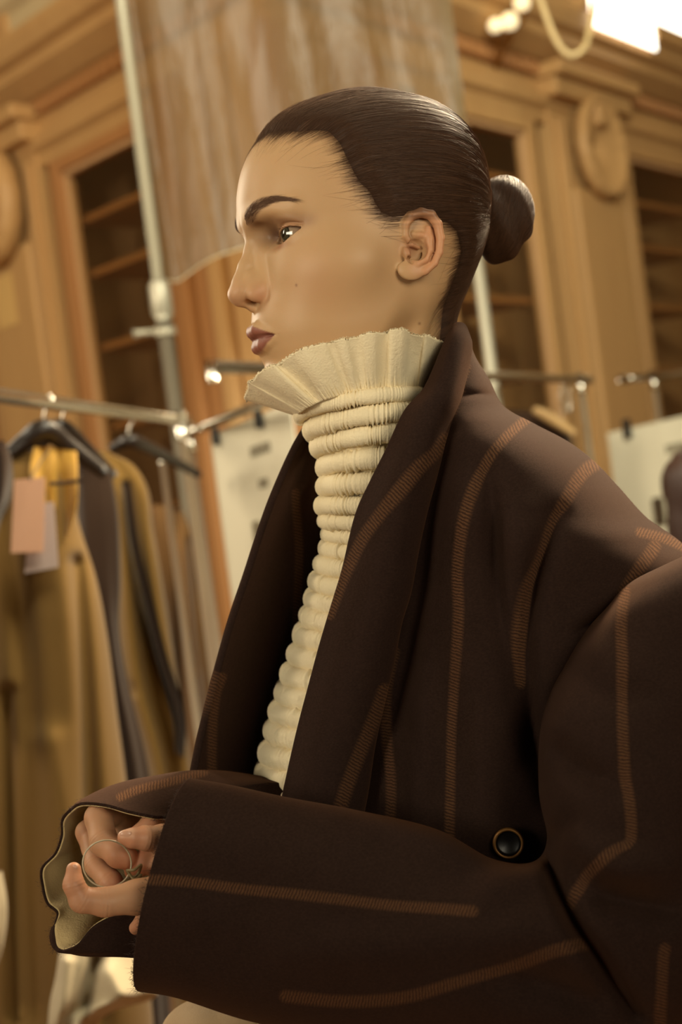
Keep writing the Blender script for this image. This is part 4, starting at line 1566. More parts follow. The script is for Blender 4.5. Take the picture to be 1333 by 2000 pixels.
# ------------------------------------------------------------------ clothes
def wool_material():
    t = NT('brown_wool')
    o = t.obj()
    sx, sy = t.attr('sx').outputs[2], t.attr('sy').outputs[2]
    n1 = t.noise(o, 60.0, 4)
    n2 = t.noise(o, 1700.0, 3, 0.75)
    n3 = t.noise(t.mapped(o, (2600, 400, 2600), (0.3, 0.5, 0.2)), 1.0, 2)
    base = t.mix(n1, S(36, 25, 21), S(46, 32, 27))
    base = t.mix(t.math('MULTIPLY', n3, 0.5), base, S(28, 19, 16))
    n4 = t.noise(t.mapped(o, (520, 520, 900)), 1.0, 2)
    base = t.mix(t.math('MULTIPLY', t.math('SUBTRACT', n4, .35, clamp=True), 1.4, clamp=True), base, S(54, 39, 32))
    edge = t.math('ADD', t.attr('sa').outputs[2], t.math('MULTIPLY', t.math('SUBTRACT', n2, 0.5), 0.35))
    mask = t.math('SUBTRACT', 1.0, t.math('MULTIPLY', t.math('SUBTRACT', edge, 0.55), 1.9, clamp=True), clamp=True)
    ph = t.math('ADD', t.math('MULTIPLY', sy, 2 * math.pi / 0.0023), t.math('MULTIPLY', sx, 3.2))
    hatch = t.math('SINE', t.math('ADD', ph, t.math('MULTIPLY', t.noise(o, 260.0, 3), 7.0)))
    h2 = t.math('MULTIPLY_ADD', hatch, 0.34, 0.42, clamp=True)
    h3 = t.math('MULTIPLY', h2, t.math('MULTIPLY_ADD', n2, 1.6, 0.1), clamp=True)
    m = t.math('MULTIPLY', mask, h3, clamp=True)
    c = t.mix(m, base, S(100, 69, 46))
    t.set(Base_Color=c, Roughness=0.95, Specular_IOR_Level=0.06, Sheen_Weight=0.10, Sheen_Roughness=0.45)
    t.b.inputs['Sheen Tint'].default_value = (*S(220, 150, 100), 1)
    t.bump(t.math('ADD', t.math('MULTIPLY', n2, 0.6), t.math('MULTIPLY', n3, 0.4)), 0.4, 0.001)
    return t.m


def linen_material(name, a, b):
    t = NT(name)
    o = t.obj()
    c = t.mix(t.noise(o, 40.0, 4), a, b)
    n = t.noise(o, 700.0, 3)
    w = t.math('ADD', t.math('MULTIPLY', n, 0.5), t.math('MULTIPLY', t.noise(o, 160.0, 4), 0.6))
    t.set(Base_Color=c, Roughness=0.85, Specular_IOR_Level=0.2, Sheen_Weight=0.1)
    t.bump(w, 0.5, 0.002)
    return t.m


M['wool'] = wool_material()
M['linen'] = linen_material('cream_linen', S(232, 216, 178), S(242, 228, 194))
M['lining'] = linen_material('cream_lining', S(178, 156, 110), S(196, 174, 128))
M['trouser'] = linen_material('beige_cloth', S(170, 145, 112), S(188, 160, 124))

STRIPES = {
    'lapel': [([(862, 855), (842, 885), (816, 912), (785, 955), (748, 1006), (717, 1050), (690, 1104), (667, 1155), (650, 1200)], 27),
              ([(745, 1345), (739, 1364), (716, 1424), (694, 1480), (671, 1544), (655, 1600)], 29)],
    'body': [([(905, 720), (893, 772), (884, 810)], 24),
             ([(1040, 812), (1024, 826), (988, 858), (956, 898), (928, 950), (908, 1022), (898, 1110), (900, 1190), (896, 1270), (886, 1410), (882, 1530), (880, 1680)], 23),
             ([(1185, 893), (1160, 910), (1132, 930), (1104, 974), (1076, 1022), (1052, 1090), (1028, 1142), (1018, 1198), (1012, 1262), (1014, 1330)], 30),
             ([(1275, 1070), (1268, 1082), (1240, 1118), (1200, 1182), (1170, 1230)], 30),
             ([(1246, 1044), (1290, 1055), (1345, 1078)], 22),
             ([(772, 1270), (760, 1330), (757, 1375), (761, 1450), (769, 1525), (767, 1620)], 24)],
    'sleeve': [([(1226, 1160), (1218, 1230), (1218, 1300), (1216, 1410), (1220, 1490), (1230, 1570), (1231, 1642), (1205, 1662), (1180, 1678), (1148, 1710), (1120, 1766)], 25),
               ([(270, 1713), (291, 1717), (373, 1722), (475, 1735), (577, 1745), (679, 1758), (781, 1771), (900, 1781), (925, 1783)], 25),
               ([(560, 1940), (654, 1949), (730, 1949), (807, 1939), (893, 1914), (1000, 1882), (1080, 1854), (1140, 1848)], 28),
               ([(1296, 1850), (1292, 1874), (1288, 1970), (1284, 2100)], 26)],
    'far_lapel': [([(572, 960), (574, 1000), (579, 1075), (577, 1150), (574, 1230), (566, 1300)], 20), ([(428, 1320), (416, 1356), (409, 1431), (409, 1560)], 22)],
    'far_sleeve': [([(235, 1560), (270, 1545), (330, 1530), (400, 1510)], 20)],
}


def stripe_attr(me, pxpy, stripes):
    n = len(pxpy)
    best = np.full(n, 1e9)
    sx = np.full(n, 9.0)
    sy = np.zeros(n)
    for poly, w in stripes:
        c = catmull(np.array(poly, float), 60)
        acc = 0.0
        for i in range(len(c) - 1):
            a, b = c[i], c[i + 1]
            e = b - a
            L = np.linalg.norm(e)
            r = pxpy - a
            t = r @ e / (L * L)
            tc = np.clip(t, 0, 1)
            dd = np.linalg.norm(r - tc[:, None] * e, axis=1)
            side = np.sign(e[0] * r[:, 1] - e[1] * r[:, 0])
            m = dd < best
            best[m] = dd[m]
            sx[m] = (dd * side)[m] / (w / 2)
            sy[m] = (acc + t[m] * L) * 0.00037
            acc += L
    fattr(me, 'sx', np.clip(sx, -9, 9))
    fattr(me, 'sa', np.clip(np.abs(sx), 0, 9))
    fattr(me, 'sy', sy)


def fold_disp(pxpy, folds):
    """metres added to depth; each fold = (polyline, amplitude, width px)"""
    out = np.zeros(len(pxpy))
    for poly, amp, w in folds:
        c = catmull(np.array(poly, float), 40)
        best = np.full(len(pxpy), 1e9)
        tt = np.zeros(len(pxpy))
        for i in range(len(c) - 1):
            a, e = c[i], c[i + 1] - c[i]
            r = pxpy - a
            t = np.clip(r @ e / (e @ e), 0, 1)
            dd = np.linalg.norm(r - t[:, None] * e, axis=1)
            m = dd < best
            best[m] = dd[m]
            tt[m] = (i + t[m]) / (len(c) - 1)
        out += amp * np.exp(-(best / w) ** 2) * np.clip(np.sin(np.pi * np.clip(0.12 + 0.76 * tt, 0, 1)) * 1.3, 0, 1)
    return out


def cloth_noise(p, s, amp, seed):
    r = np.random.default_rng(seed)
    out = np.zeros(len(p))
    for k in range(7):
        d = r.normal(0, 1, 3)
        d /= np.linalg.norm(d)
        out += np.sin(p @ d * s * r.uniform(.6, 1.8) + r.uniform(0, 6)) * r.uniform(.5, 1)
    return out * amp / 3


def solidify(o, th, off=-1.0):
    m = o.modifiers.new('thickness', 'SOLIDIFY')
    m.thickness = th
    m.offset = off
    return m


def grid_piece(name, rows, nu, nv, mat, parent, stripes=None, folds=(), th=0.004, noise=(0, 0), seed=1, edge_fn=None):
    rows = np.array(rows, float)                             # (R, C, 3)
    g = np.stack([catmull(r, nv) for r in rows])             # (R, nv, 3)
    g = np.stack([catmull(g[:, j], nu) for j in range(nv)], 1)
    g = g.reshape(-1, 3)
    if folds:
        g[:, 2] += fold_disp(g[:, :2], folds)
    if noise[1]:
        g[:, 2] += cloth_noise(np.c_[g[:, :2] / 100, g[:, 2] * 10], noise[0], noise[1], seed)
    me = pymesh(name, PN(g), grid_faces(nu, nv))
    if stripes is not None:
        stripe_attr(me, g[:, :2], stripes)
    o = link(name, me, mat, parent)
    solidify(o, th, 0.0)
    return o


def tube_piece(name, st, nu, nv, mat, parent, stripes=None, folds=(), th=0.004, noise=(0, 0), seed=1, power=2.0, skew=None, caps=False):
    """st: stations (ax, ay, bx, by, depth centre, depth half)"""
    s = catmull(np.array(st, float), nu)
    phi = np.linspace(0, 2 * math.pi, nv, endpoint=False)
    cp = np.sign(np.cos(phi)) * np.abs(np.cos(phi)) ** (2 / power)
    sp = np.sign(np.sin(phi)) * np.abs(np.sin(phi)) ** (2 / power)
    C = (s[:, None, 0:2] + s[:, None, 2:4]) / 2
    Hh = (s[:, None, 2:4] - s[:, None, 0:2]) / 2
    xy = C + Hh * cp[None, :, None]
    d = s[:, None, 4] - s[:, None, 5] * sp[None]
    if skew is not None:
        k = np.interp(np.linspace(0, 1, nu), skew[0], skew[1])
        xy[..., 0] += k[:, None] * np.maximum(sp, -0.5)[None]
    g = np.concatenate([xy, d[..., None]], -1).reshape(-1, 3)
    near = np.tile(sp, nu)
    if folds:
        g[:, 2] += fold_disp(g[:, :2], folds) * (near > -0.2)
    if noise[1]:
        g[:, 2] += cloth_noise(np.c_[g[:, :2] / 100, g[:, 2] * 10], noise[0], noise[1], seed)
    f = grid_faces(nu, nv, cv=True)
    me = pymesh(name, PN(g), f)
    if stripes is not None:
        stripe_attr(me, g[:, :2], stripes)
    o = link(name, me, mat, parent)
    solidify(o, th, 0.0)
    return o


# ---- ruched top: base tube, rolls, frilled collar
top = tube_piece('ruched_top', [(592, 806, 826, 770, 1.046, .058), (622, 870, 835, 850, 1.053, .056), (640, 940, 850, 930, 1.06, .053), (640, 1050, 880, 1050, 1.075, .055),
                                (612, 1200, 960, 1210, 1.09, .075), (555, 1400, 980, 1410, 1.10, .09), (515, 1560, 980, 1570, 1.105, .1), (470, 1800, 980, 1800, 1.105, .1)],
                 60, 60, M['linen'], person, th=0.002)
ROLLS = [(582, 812, 27, -20, -.13), (603, 842, 36, -19, -.12), (617, 874, 36, -16, -.10), (630, 913, 37, -12, -.07), (629, 951, 37, -6, -.03), (624, 988, 31, -1, 0), (629, 1017, 28, 3, .02),
         (636, 1044, 26, 6, .03), (632, 1071, 29, 9, .04), (623, 1102, 34, 12, .04), (614, 1136, 34, 15, .05), (605, 1170, 34, 17, .05), (596, 1203, 36, 18, .05), (586, 1241, 38, 19, .05),
         (573, 1278, 39, 20, .05), (560, 1317, 40, 21, .05), (548, 1353, 38, 22, .05), (537, 1390, 39, 23, .05), (528, 1428, 41, 24, .05), (518, 1470, 42, 25, .05), (511, 1510, 41, 26, .05), (503, 1549, 41, 27, .05), (494, 1590, 41, 27, .05)]
for i, (lx, ly, th, lift, slope) in enumerate(ROLLS):
    f = i / (len(ROLLS) - 1)
    a = np.interp(i, [0, 1, 4, 8, 14, 22], [126, 118, 118, 150, 205, 250])
    b = np.interp(i, [0, 4, 8, 14, 22], [.064, .058, .064, .088, .108])
    dc = np.interp(i, [0, 4, 8, 14, 22], [1.046, 1.060, 1.074, 1.095, 1.105])
    nP, nS = 640, 16
    ph = np.linspace(-math.pi, math.pi, nP, endpoint=False) if i < 6 else np.linspace(-1.9, 2.3, nP)
    r = np.random.default_rng(100 + i)
    wob = sum(np.sin(ph * k + r.uniform(0, 6)) * r.uniform(.3, 1) for k in (3, 5, 8, 13)) / 4
    fine = sum(np.sin(ph * k + r.uniform(0, 6) + 2.5 * wob * r.uniform(.5, 1.5)) * r.uniform(.4, 1) for k in r.uniform(40, 170, 14)) / 6
    R0 = th / 2 * dc / FPX * 1.10
    cx, cy = lx + a + th * .15, ly
    px = cx - a * np.cos(ph)
    py = cy + slope * (px - cx + a) + lift * np.sin(ph) + 1.6 * wob
    dd = dc - b * np.sin(ph)
    cen = PN(np.stack([px, py, dd], 1))
    nrm = PN(np.stack([cx - 1.25 * a * np.cos(ph), py, dc - 1.25 * b * np.sin(ph)], 1)) - cen
    nrm /= np.linalg.norm(nrm, axis=1, keepdims=True)
    upv = np.broadcast_to(UPV, nrm.shape)
    t = np.arange(nS) / nS * 2 * math.pi
    gate = 0.6 + 0.6 * np.sin(ph * 9 + 3 * wob + r.uniform(0, 6))
    puck = 1 + 0.06 * wob[:, None] + (fine * np.clip(gate, .15, 1.2))[:, None] * (0.09 + 0.24 * np.abs(np.sin(t))[None] ** 2)
    rr = R0 * puck
    V = cen[:, None] + (rr * np.cos(t)[None])[..., None] * nrm[:, None] * 0.95 + (rr * np.sin(t)[None])[..., None] * upv[:, None]
    me = pymesh('roll', V.reshape(-1, 3), grid_faces(nP, nS, cu=i < 6, cv=True))
    link('roll', me, M['linen'], top)

# frilled collar
TOPE = [(481, 779, 1.045), (484, 752, 1.020), (497, 738, 1.0), (535, 712, .976), (584, 685, .966), (640, 669, .963), (700, 655, .962), (753, 647, .966), (790, 645, .973), (830, 655, .986), (873, 669, 1.010),
        (890, 665, 1.06), (850, 655, 1.10), (760, 660, 1.13), (640, 690, 1.13), (560, 715, 1.11), (510, 745, 1.085)]
BOTE = [(581, 812, 1.047), (588, 806, 1.010), (597, 799, .996), (618, 788, .988), (645, 778, .984), (680, 770, .984), (715, 765, .983), (750, 762, .988), (785, 762, .998), (815, 766, 1.015), (835, 768, 1.04),
        (832, 768, 1.07), (800, 772, 1.09), (740, 780, 1.10), (680, 790, 1.095), (625, 800, 1.08), (592, 808, 1.066)]
nP, nH = 520, 34
te, be = catmull(TOPE, nP, True), catmull(BOTE, nP, True)
u = np.linspace(0, 2 * math.pi, nP, endpoint=False)
h = np.linspace(0, 1, nH)
r = np.random.default_rng(3)
pl = sum(np.sin(u * k + r.uniform(0, 6)) * w for k, w in ((6, .5), (10, .9), (13, .8), (19, .4), (27, .2)))
sharp = np.sign(pl) * np.abs(pl) ** 0.7
g = be[:, None] * (1 - h)[None, :, None] + te[:, None] * h[None, :, None]
bul = np.sin(np.pi * h) * 0.35
g[..., 2] += -0.004 * bul[None]
amp = 0.0036 * (0.25 + 0.9 * h ** 0.7) * (1 - 0.55 * h ** 3)
g[..., 2] += sharp[:, None] * amp[None]
g[..., 1] += (sharp * 2.2)[:, None] * (h ** 2)[None]
g[..., 0] += (np.cos(u * 17 + 1) * 2.0)[:, None] * h[None]
fine = sum(np.sin(u * k + r.uniform(0, 6)) for k in (70, 97, 131)) / 3
g[..., 2] += (fine[:, None] * 0.0011 * np.exp(-(h / .25) ** 2)[None])
g[:, -1, 1] += r.normal(0, 1.6, nP)
me = pymesh('frilled_collar', PN(g.reshape(-1, 3)), grid_faces(nP, nH, cu=True))
frill = link('frilled_collar', me, M['linen'], top)
solidify(frill, 0.0014, 0)
# frayed threads on the raw edge
nF, mF = 900, 5
k = r.integers(0, nP, nF)
t = np.linspace(0, 1, mF)
ln = r.uniform(1, 4, nF)
an = r.normal(0.0, .9, nF)
fr = te[k][:, None, :] + np.stack([np.sin(an)[:, None] * ln[:, None] * t, -np.cos(an)[:, None] * ln[:, None] * t, 0.004 * r.normal(0, .4, nF)[:, None] * t], -1)
fr[..., 2] += (sharp[k] * amp[-1])[:, None]
fr[..., 1] += (sharp[k] * 2.2)[:, None]
fo = link('frayed_edge', strand_mesh('frayed_edge', PN(fr), 0.00022 * (1 - .5 * t), to_world=lambda v: v), M['linen'], top)
fo['kind'] = 'stuff'

# ---- coat
BODY_ST = [(879, 655, 911, 662, 1.052, .030), (868, 690, 924, 700, 1.052, .046), (850, 740, 950, 742, 1.054, .062), (830, 790, 980, 797, 1.056, .082), (815, 830, 1040, 832, 1.058, .105),
           (800, 868, 1108, 868, 1.06, .125), (788, 905, 1160, 908, 1.062, .138), (770, 950, 1205, 955, 1.065, .148), (750, 1010, 1260, 1015, 1.068, .155), (735, 1060, 1325, 1062, 1.07, .158),
           (715, 1130, 1390, 1130, 1.075, .16), (690, 1250, 1400, 1250, 1.08, .16), (655, 1400, 1390, 1400, 1.085, .158), (612, 1600, 1380, 1600, 1.09, .158),
           (570, 1850, 1380, 1850, 1.095, .16), (540, 2100, 1390, 2100, 1.10, .165), (500, 2600, 1410, 2600, 1.11, .18), (470, 3100, 1430, 3100, 1.12, .19)]
BODY_FOLDS = [([(958, 930), (966, 1050), (984, 1200), (1008, 1350), (1035, 1480)], .014, 24), ([(1085, 1010), (1045, 1130), (1030, 1250), (1040, 1400), (1066, 1560)], .016, 20),
              ([(915, 980), (905, 1100), (915, 1300)], -.008, 40), ([(1020, 1000), (1000, 1150), (1005, 1300)], -.010, 34), ([(892, 776), (930, 773), (972, 774)], .005, 9),
              ([(880, 850), (850, 1000), (830, 1150), (800, 1300), (780, 1420)], .012, 22), ([(1130, 1230), (1190, 1195), (1250, 1150)], .010, 14),
              ([(820, 1330), (825, 1450), (815, 1600)], -.008, 30), ([(940, 1350), (950, 1500), (960, 1650)], -.007, 34)]
coat = tube_piece('coat', BODY_ST, 330, 220, M['wool'], person, STRIPES['body'], BODY_FOLDS, 0.005, (3.0, .0016), 4)

LAPEL = [[(884, 652, 1.0), (893, 637, .995), (903, 637, 1.0), (911, 655, 1.012)],
         [(873, 672, .988), (888, 668, .976), (902, 673, .98), (914, 684, 1.0)],
         [(835, 759, .966), (857, 760, .952), (878, 765, .953), (893, 773, .972)],
         [(794, 807, .956), (822, 818, .943), (848, 832, .943), (868, 847, .960)],
         [(760, 879, .952), (792, 892, .938), (823, 908, .936), (847, 922, .953)],
         [(730, 939, .953), (765, 955, .937), (797, 972, .934), (827, 992, .950)],
         [(700, 1006, .958), (738, 1030, .940), (777, 1055, .935), (808, 1077, .950)],
         [(675, 1109, .962), (715, 1125, .943), (757, 1140, .937), (794, 1152, .951)],
         [(656, 1172, .964), (697, 1190, .945), (738, 1205, .939), (775, 1217, .953)],
         [(630, 1259, .967), (675, 1275, .947), (718, 1287, .941), (759, 1297, .956)],
         [(607, 1345, .969), (650, 1358, .949), (694, 1370, .943), (739, 1380, .958)],
         [(589, 1413, .970), (632, 1428, .950), (676, 1441, .945), (723, 1452, .960)],
         [(570, 1495, .971), (612, 1510, .951), (658, 1526, .947), (709, 1542, .962)],
         [(548, 1600, .972), (590, 1615, .953), (640, 1632, .95), (690, 1648, .964)],
         [(528, 1720, .974), (575, 1730, .957), (625, 1740, .955), (680, 1750, .967)]]
LAPEL = [r_ + [(r_[-1][0] + 3 * (k_ > 1), r_[-1][1] + 1, r_[-1][2] + .02), (r_[-1][0] + (26 if k_ > 2 else 3 * k_ - 8), r_[-1][1] + 6, r_[-1][2] + .045)] for k_, r_ in enumerate(LAPEL)]
grid_piece('lapel', LAPEL, 240, 84, M['wool'], coat, STRIPES['lapel'], [([(845, 800), (800, 900), (765, 1000), (740, 1120)], -.004, 30)], 0.006, (3.0, .001), 6)

FARL = [[(604, 826, 1.07), (625, 836, 1.10), (660, 845, 1.13), (700, 850, 1.15)],
        [(572, 882, 1.068), (600, 890, 1.10), (650, 900, 1.135), (700, 905, 1.16)],
        [(535, 965, 1.065), (575, 975, 1.10), (635, 985, 1.14), (700, 990, 1.17)],
        [(509, 1036, 1.062), (555, 1045, 1.10), (625, 1055, 1.145), (700, 1060, 1.18)],
        [(482, 1119, 1.06), (535, 1128, 1.10), (615, 1138, 1.15), (700, 1145, 1.19)],
        [(450, 1214, 1.058), (510, 1222, 1.10), (600, 1232, 1.155), (700, 1240, 1.20)],
        [(427, 1296, 1.056), (490, 1303, 1.10), (580, 1312, 1.16), (690, 1320, 1.20)],
        [(405, 1379, 1.055), (470, 1386, 1.10), (565, 1396, 1.16), (680, 1404, 1.21)],
        [(386, 1461, 1.054), (450, 1468, 1.10), (550, 1478, 1.16), (670, 1486, 1.21)],
        [(373, 1530, 1.053), (438, 1538, 1.10), (540, 1548, 1.16), (660, 1556, 1.21)],
        [(355, 1650, 1.052), (420, 1660, 1.10), (520, 1670, 1.16), (650, 1680, 1.21)],
        [(345, 1800, 1.052), (400, 1810, 1.10), (500, 1820, 1.16), (640, 1830, 1.21)]]
grid_piece('lapel', FARL, 160, 60, M['wool'], coat, STRIPES['far_lapel'], (), 0.006, (3.0, .001), 8)

SLEEVE = [(1240, 1150, 1360, 1090, 1.06, .03), (1205, 1155, 1400, 1065, .995, .064), (1184, 1190, 1420, 1100, .967, .080), (1122, 1270, 1440, 1250, .950, .086), (1068, 1400, 1440, 1450, .930, .086), (1060, 1540, 1440, 1690, .915, .085),
          (1076, 1640, 1420, 1930, .905, .083), (1044, 1690, 1270, 2070, .900, .080), (960, 1684, 1060, 2090, .900, .075), (850, 1626, 820, 2050, .905, .069), (700, 1590, 640, 2020, .915, .063),
          (555, 1563, 480, 1985, .925, .058), (450, 1540, 350, 1943, .932, .053), (372, 1527, 275, 1930, .938, .049)]
SL_FOLDS = [([(1076, 1640), (1085, 1720), (1120, 1800), (1165, 1865), (1240, 1975)], .026, 20), ([(1010, 1684), (1060, 1660), (1120, 1600)], .012, 18), ([(1085, 1450), (1130, 1500), (1200, 1530)], .010, 28),
            ([(1062, 1500), (1075, 1450), (1100, 1400)], -.008, 25), ([(1090, 1640), (1130, 1650), (1210, 1690), (1290, 1700)], -.012, 34), ([(1160, 1740), (1230, 1760), (1330, 1780)], .014, 34),
            ([(930, 1760), (1000, 1720), (1060, 1690)], -.010, 36), ([(700, 1640), (850, 1700), (960, 1740)], .006, 40), ([(560, 1860), (760, 1850), (950, 1840), (1060, 1800)], -.008, 50),
            ([(1000, 1900), (1100, 1930), (1200, 1960)], .014, 40), ([(1100, 1300), (1180, 1350), (1260, 1360)], .008, 34)]
sl = tube_piece('sleeve', SLEEVE, 360, 150, M['wool'], coat, STRIPES['sleeve'], SL_FOLDS, 0.005, (3.0, .0018), 9, 2.2, skew=((0, .86, 1), (0, 0, -34)))

# further sleeve: ring of the open cuff, lofted back along the arm
RING = [(332, 1604, .958), (300, 1596, .952), (252, 1586, .955), (205, 1573, .965), (160, 1570, .982), (138, 1582, 1.0), (122, 1602, 1.012), (121, 1632, 1.018), (108, 1668, 1.02), (82, 1697, 1.02),
        (83, 1730, 1.018), (92, 1764, 1.012), (112, 1786, 1.0), (99, 1822, .99), (103, 1850, .98), (122, 1862, .97), (190, 1863, .958), (260, 1863, .952), (330, 1850, .95), (360, 1760, .948), (352, 1670, .952)]
RIM = RING[:15] + [(118, 1858, .972), (150, 1845, .960), (186, 1806, .956), (250, 1775, .954), (345, 1730, .952), (352, 1670, .952)]
ring = np.array(RING, float)
rim_ = np.array(RIM, float)
rows = [rim_]
cen = ring.mean(0)
for f, (dx, dy, dz, sc) in enumerate([(12, -12, .010, .99), (60, -38, .03, .97), (130, -58, .05, .95), (250, -74, .085, .92), (420, -30, .12, 1.0)]):
    rw = cen + (ring - cen) * np.array((sc, sc, 1)) + np.array((dx, dy, dz))
    if f < 2:
        rw[13:19, 1] = np.maximum(rw[13:19, 1], ring[13:19, 1] - 2)
        rw[13:19, 2] = ring[13:19, 2] - .002 + .004 * f
    rows.append(rw)
rows = np.array(rows)
nR, nC = 70, 200
g = np.stack([catmull(rw, nC, True) for rw in rows])
g = np.stack([catmull(g[:, j], nR) for j in range(nC)], 1).reshape(-1, 3)
me = pymesh('sleeve', PN(g), grid_faces(nR, nC, cv=True))
stripe_attr(me, g[:, :2], STRIPES['far_sleeve'])
me.materials.append(M['wool'])
fs = link('sleeve', me, None, coat)
solidify(fs, 0.0022, 0)
# its cream lining
gl = g.reshape(nR, nC, 3)
c0 = gl.mean(1, keepdims=True)
gl = c0 + (gl - c0) * np.array((.972, .972, .97))
gl[..., 0] += 2
me = pymesh('sleeve_lining', PN(gl[:, :].reshape(-1, 3)), grid_faces(nR, nC, cv=True))
ln_ = link('sleeve_lining', me, M['lining'], coat)
solidify(ln_, 0.0012, 0)


# frayed cuffs
def frayed(ptsw, n, length, rad, seed, mat, dirv):
    r = np.random.default_rng(seed)
    k = r.integers(0, len(ptsw) - 1, n)
    f = r.uniform(0, 1, n)[:, None]
    p0 = ptsw[k] * (1 - f) + ptsw[(k + 1) % len(ptsw)] * f + r.normal(0, .0012, (n, 3))
    t = np.linspace(0, 1, 5)
    d = np.asarray(dirv) + r.normal(0, .6, (n, 3))
    d /= np.linalg.norm(d, axis=1, keepdims=True)
    c = r.normal(0, .4, (n, 3))
    L = length * r.uniform(.3, 1, n)
    p = p0[:, None] + (L[:, None] * t)[..., None] * d[:, None] + (L[:, None] * t ** 2)[..., None] * c[:, None]
    o = link('frayed_edge', strand_mesh('frayed_edge', p, rad * (1 - .6 * t), to_world=lambda v: v), mat, coat)
    o['kind'] = 'stuff'


sme = sl.data
co = np.empty(len(sme.vertices) * 3, np.float32)
sme.vertices.foreach_get('co', co)
co = co.reshape(360, 150, 3)
M['fray'] = plain('wool_fibre', S(58, 40, 34), 0.9)
frayed(co[-1], 1500, .0022, .00016, 31, M['fray'], -RGT)
frayed(PN(catmull(rim_, 200, True)), 700, .0026, .00014, 32, M['fray'], -RGT)
frayed(co[-1], 160, .006, .00010, 33, M['fray'], -RGT)

# button
def body_hit(px, py, objs):
    best = None
    for ob in objs:
        inv = ob.matrix_world.inverted()
        o = inv @ Vector(CAM)
        d = (inv.to_3x3() @ Vector(P(px, py, 1.0) - CAM)).normalized()
        h = ob.ray_cast(o, d)
        if h[0]:
            w = np.array(ob.matrix_world @ h[1])
            if best is None or np.linalg.norm(w - CAM) < np.linalg.norm(best - CAM):
                best = w
    return best


bpy.context.view_layer.update()
bh = body_hit(993, 1643, [coat])
bn = -FWD + 0.05 * UPV - 0.1 * RGT
bn /= np.linalg.norm(bn)
b1 = np.cross(bn, UPV); b1 /= np.linalg.norm(b1)
b2 = np.cross(bn, b1)
prof = [(0.0001, .0016), (.0070, .0018), (.0082, .0026), (.0086, .0046), (.0094, .0056), (.0104, .0050), (.0108, .0030), (.0104, .0008), (.0090, 0.0)]
nA = 48
a = np.arange(nA) / nA * 2 * math.pi
bc = bh + bn * .004
V = np.concatenate([bc + rr * (np.cos(a)[:, None] * b1 + np.sin(a)[:, None] * b2) + zz * bn for rr, zz in prof[:4]])
but = link('button', pymesh('button', V, grid_faces(4, nA, cv=True)), plain('black_horn', S(14, 11, 10), .35), coat)
V = np.concatenate([bc + rr * (np.cos(a)[:, None] * b1 + np.sin(a)[:, None] * b2) + zz * bn for rr, zz in prof[3:]])
rim = link('button_rim', pymesh('button_rim', V, grid_faces(6, nA, cv=True)), plain('aged_brass', S(126, 88, 44), .45, .6), coat)

# ---- trousers and shoes (the trousers show below the cuff)
TR = [(480, 1880, 900, 1880, 1.10, .10), (400, 1940, 900, 1960, 1.08, .105), (322, 2000, 900, 2040, 1.07, .11), (300, 2150, 900, 2150, 1.07, .115), (320, 2350, 900, 2350, 1.09, .11)]
tro = tube_piece('trousers', TR, 60, 80, M['trouser'], person, None, [([(430, 1960), (425, 2100), (430, 2250)], .006, 12), ([(380, 1950), (360, 2100)], -.004, 16)], .003, (4, .0015), 12)
hipw = P(600, 2300, 1.09)
for s in (-1, 1):
    x0, y0, z0 = hipw[0], hipw[1] + s * 0.085, hipw[2]
    zz = np.linspace(z0 + .05, 0.06, 14)
    rr = np.interp(zz, [0.06, .45, z0], [.075, .08, .105])
    ang = np.arange(28) / 28 * 2 * math.pi
    V = np.concatenate([np.stack([x0 + .02 * (1 - k / 13) + r_ * np.cos(ang), y0 + r_ * np.sin(ang), np.full(28, z_)], 1) for k, (z_, r_) in enumerate(zip(zz, rr))])
    lg = link('trouser_leg', pymesh('trouser_leg', V, grid_faces(14, 28, cv=True)), M['trouser'], tro)
    # shoe, toe towards the left
    sec = [(.07, .032, .055, .05), (.05, .038, .055, .07), (0.0, .04, .045, .075), (-.07, .044, .035, .062), (-.14, .042, .028, .045), (-.175, .03, .022, .034), (-.188, .008, .02, .024)]
    V = []
    a2 = np.arange(20) / 20 * 2 * math.pi
    for sx_, w_, hz, top_ in sec:
        V.append(np.stack([np.full(20, x0 + sx_), y0 + w_ * np.cos(a2), np.maximum(0.001, top_ / 2 + top_ / 2 * np.sin(a2))], 1))
    me = pymesh('shoe', np.concatenate(V), grid_faces(len(sec), 20, cv=True))
    link('shoe', me, plain('black_leather', S(24, 20, 18), .4), person)


# ---- clear cord loop held in the fingers
lc = [(209 + 47.5 * math.cos(a), 1687 + 46 * math.sin(a), .934 + .006 * math.cos(a + .6)) for a in np.linspace(0, 2 * math.pi, 64, endpoint=False)]
loop_w = PN(np.array(lc))
loop_c = loop_w.mean(0)
loop = empty('cord_loop', tuple(loop_c), 'thin clear cord loop held between the fingertips', 'cord')
M['cord'] = plain('clear_cord', S(170, 158, 130), .25, 0, Specular_IOR_Level=.6)
link('cord', tube_mesh('cord', [np.concatenate([loop_w, loop_w[:2]])], [0.0006], 8, caps=False), M['cord'], loop)
M['tagplastic'] = plain('olive_plastic', S(112, 98, 62), .4)
bow = []
for s in (1, -1):
    bow.append(PN(catmull([(248, 1700, .938), (262, 1708 - 9 * s, .934), (276, 1700 - 10 * s, .938), (266, 1712, .940), (246, 1716, .938)], 24)))
link('knot', tube_mesh('knot', bow, [0.0011, 0.0011], 8), M['tagplastic'], loop)


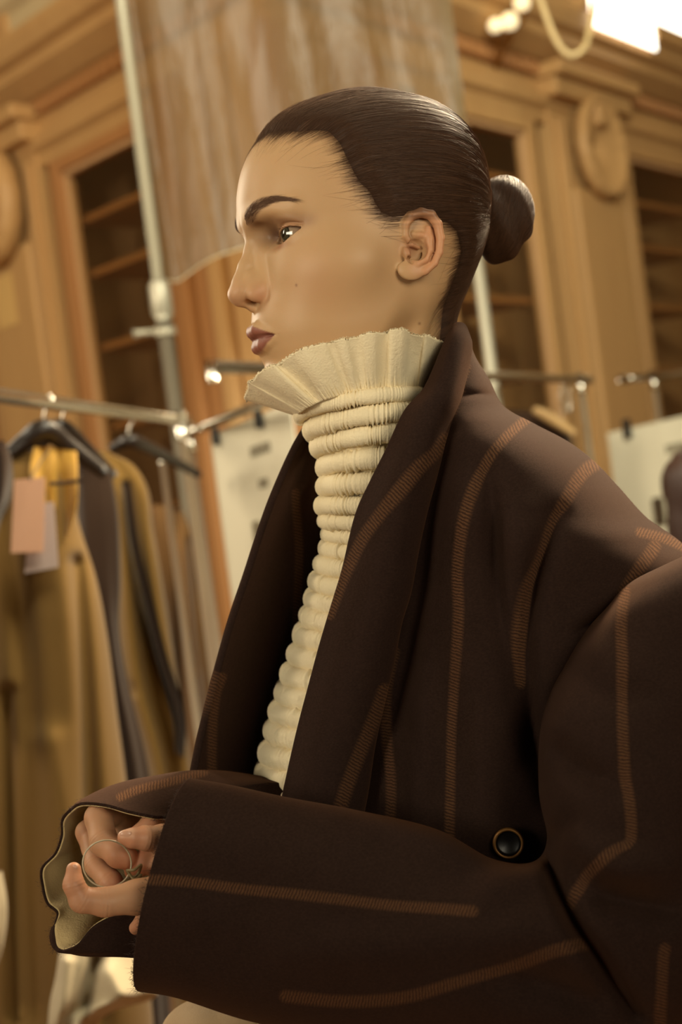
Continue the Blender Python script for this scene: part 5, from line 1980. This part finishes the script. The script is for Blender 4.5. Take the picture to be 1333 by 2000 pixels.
# ------------------------------------------------------------------ the second person (mostly outside the frame)
def p2_body(p):
    d = head_d(p, ears=False)
    d = smin(d, chain(p, [(-1.0, 0, -15, 5.0), (-2, 0, -24, 10.5), (-1, 0, -45, 11), (-1, 0, -62, 10.5), (-1, 0, -75, 12.5)], 4.0), 4.0)
    q = p.copy(); q[:, 1] = np.abs(q[:, 1])
    d = smin(d, chain(q, [(-2, 13, -22, 5.0), (-3, 19, -48, 4.0), (2, 18, -72, 3.2), (5, 17, -82, 3.0)], 1.0), 4.0)
    d = smin(d, chain(q, [(-1, 7, -75, 9.0), (0, 8, -110, 6.0), (-1, 8, -132, 4.2)], 1.0), 3.0)
    d = smin(d, chain(q, [(-1, 8, -134, 4.0), (10, 9, -137, 3.2)], 1.0), 2.0)
    return d


def p2_hair(p):
    r = hair_region(p)
    d = np.maximum(smin(skull(p), neck_d(p), 1.6) - (-.3 + 1.6 * sstep(-.8, 1.4, r)), -(r + .8))
    return smin(d, ell(p, (-5.0, 0, -6.0), (4.6, 8.6, 17.0)), 2.0)


v, q = mesh_sdf(p2_body, (-18, -27, -158), (20, 27, 14), 1.0)
rot = np.array(Matrix.Rotation(math.radians(75), 3, 'Z'))
sc = .0092
org = np.array((p2c[0], p2c[1], 1.30))
tow = lambda w: org + sc * (np.asarray(w) @ rot.T)
vw = tow(v)
vw[:, 2] = np.maximum(vw[:, 2], 0.001)
me = pymesh('body', vw, q)
cc = np.where((v[:, 2] > -13)[:, None], np.array(S(205, 156, 118)), np.array(S(44, 34, 30)))
cattr(me, 'col', cc)
link('body', me, M['skin'], person2)
v, q = mesh_sdf(p2_hair, (-16, -11, -25), (11, 11, 15.5), .45)
me = pymesh('hair', tow(v), q)
az_, po_ = hair_uv(v)
fattr(me, 'hu', np.abs(az_)); fattr(me, 'hv', po_)
t_ = NT('auburn_hair'); t_.set(Base_Color=(*S(46, 24, 16), 1), Roughness=.5); t_.bump(t_.noise(t_.mapped(t_.obj(), (300, 300, 8)), 1.0, 3), .5, .004)
link('hair', me, t_.m, person2)
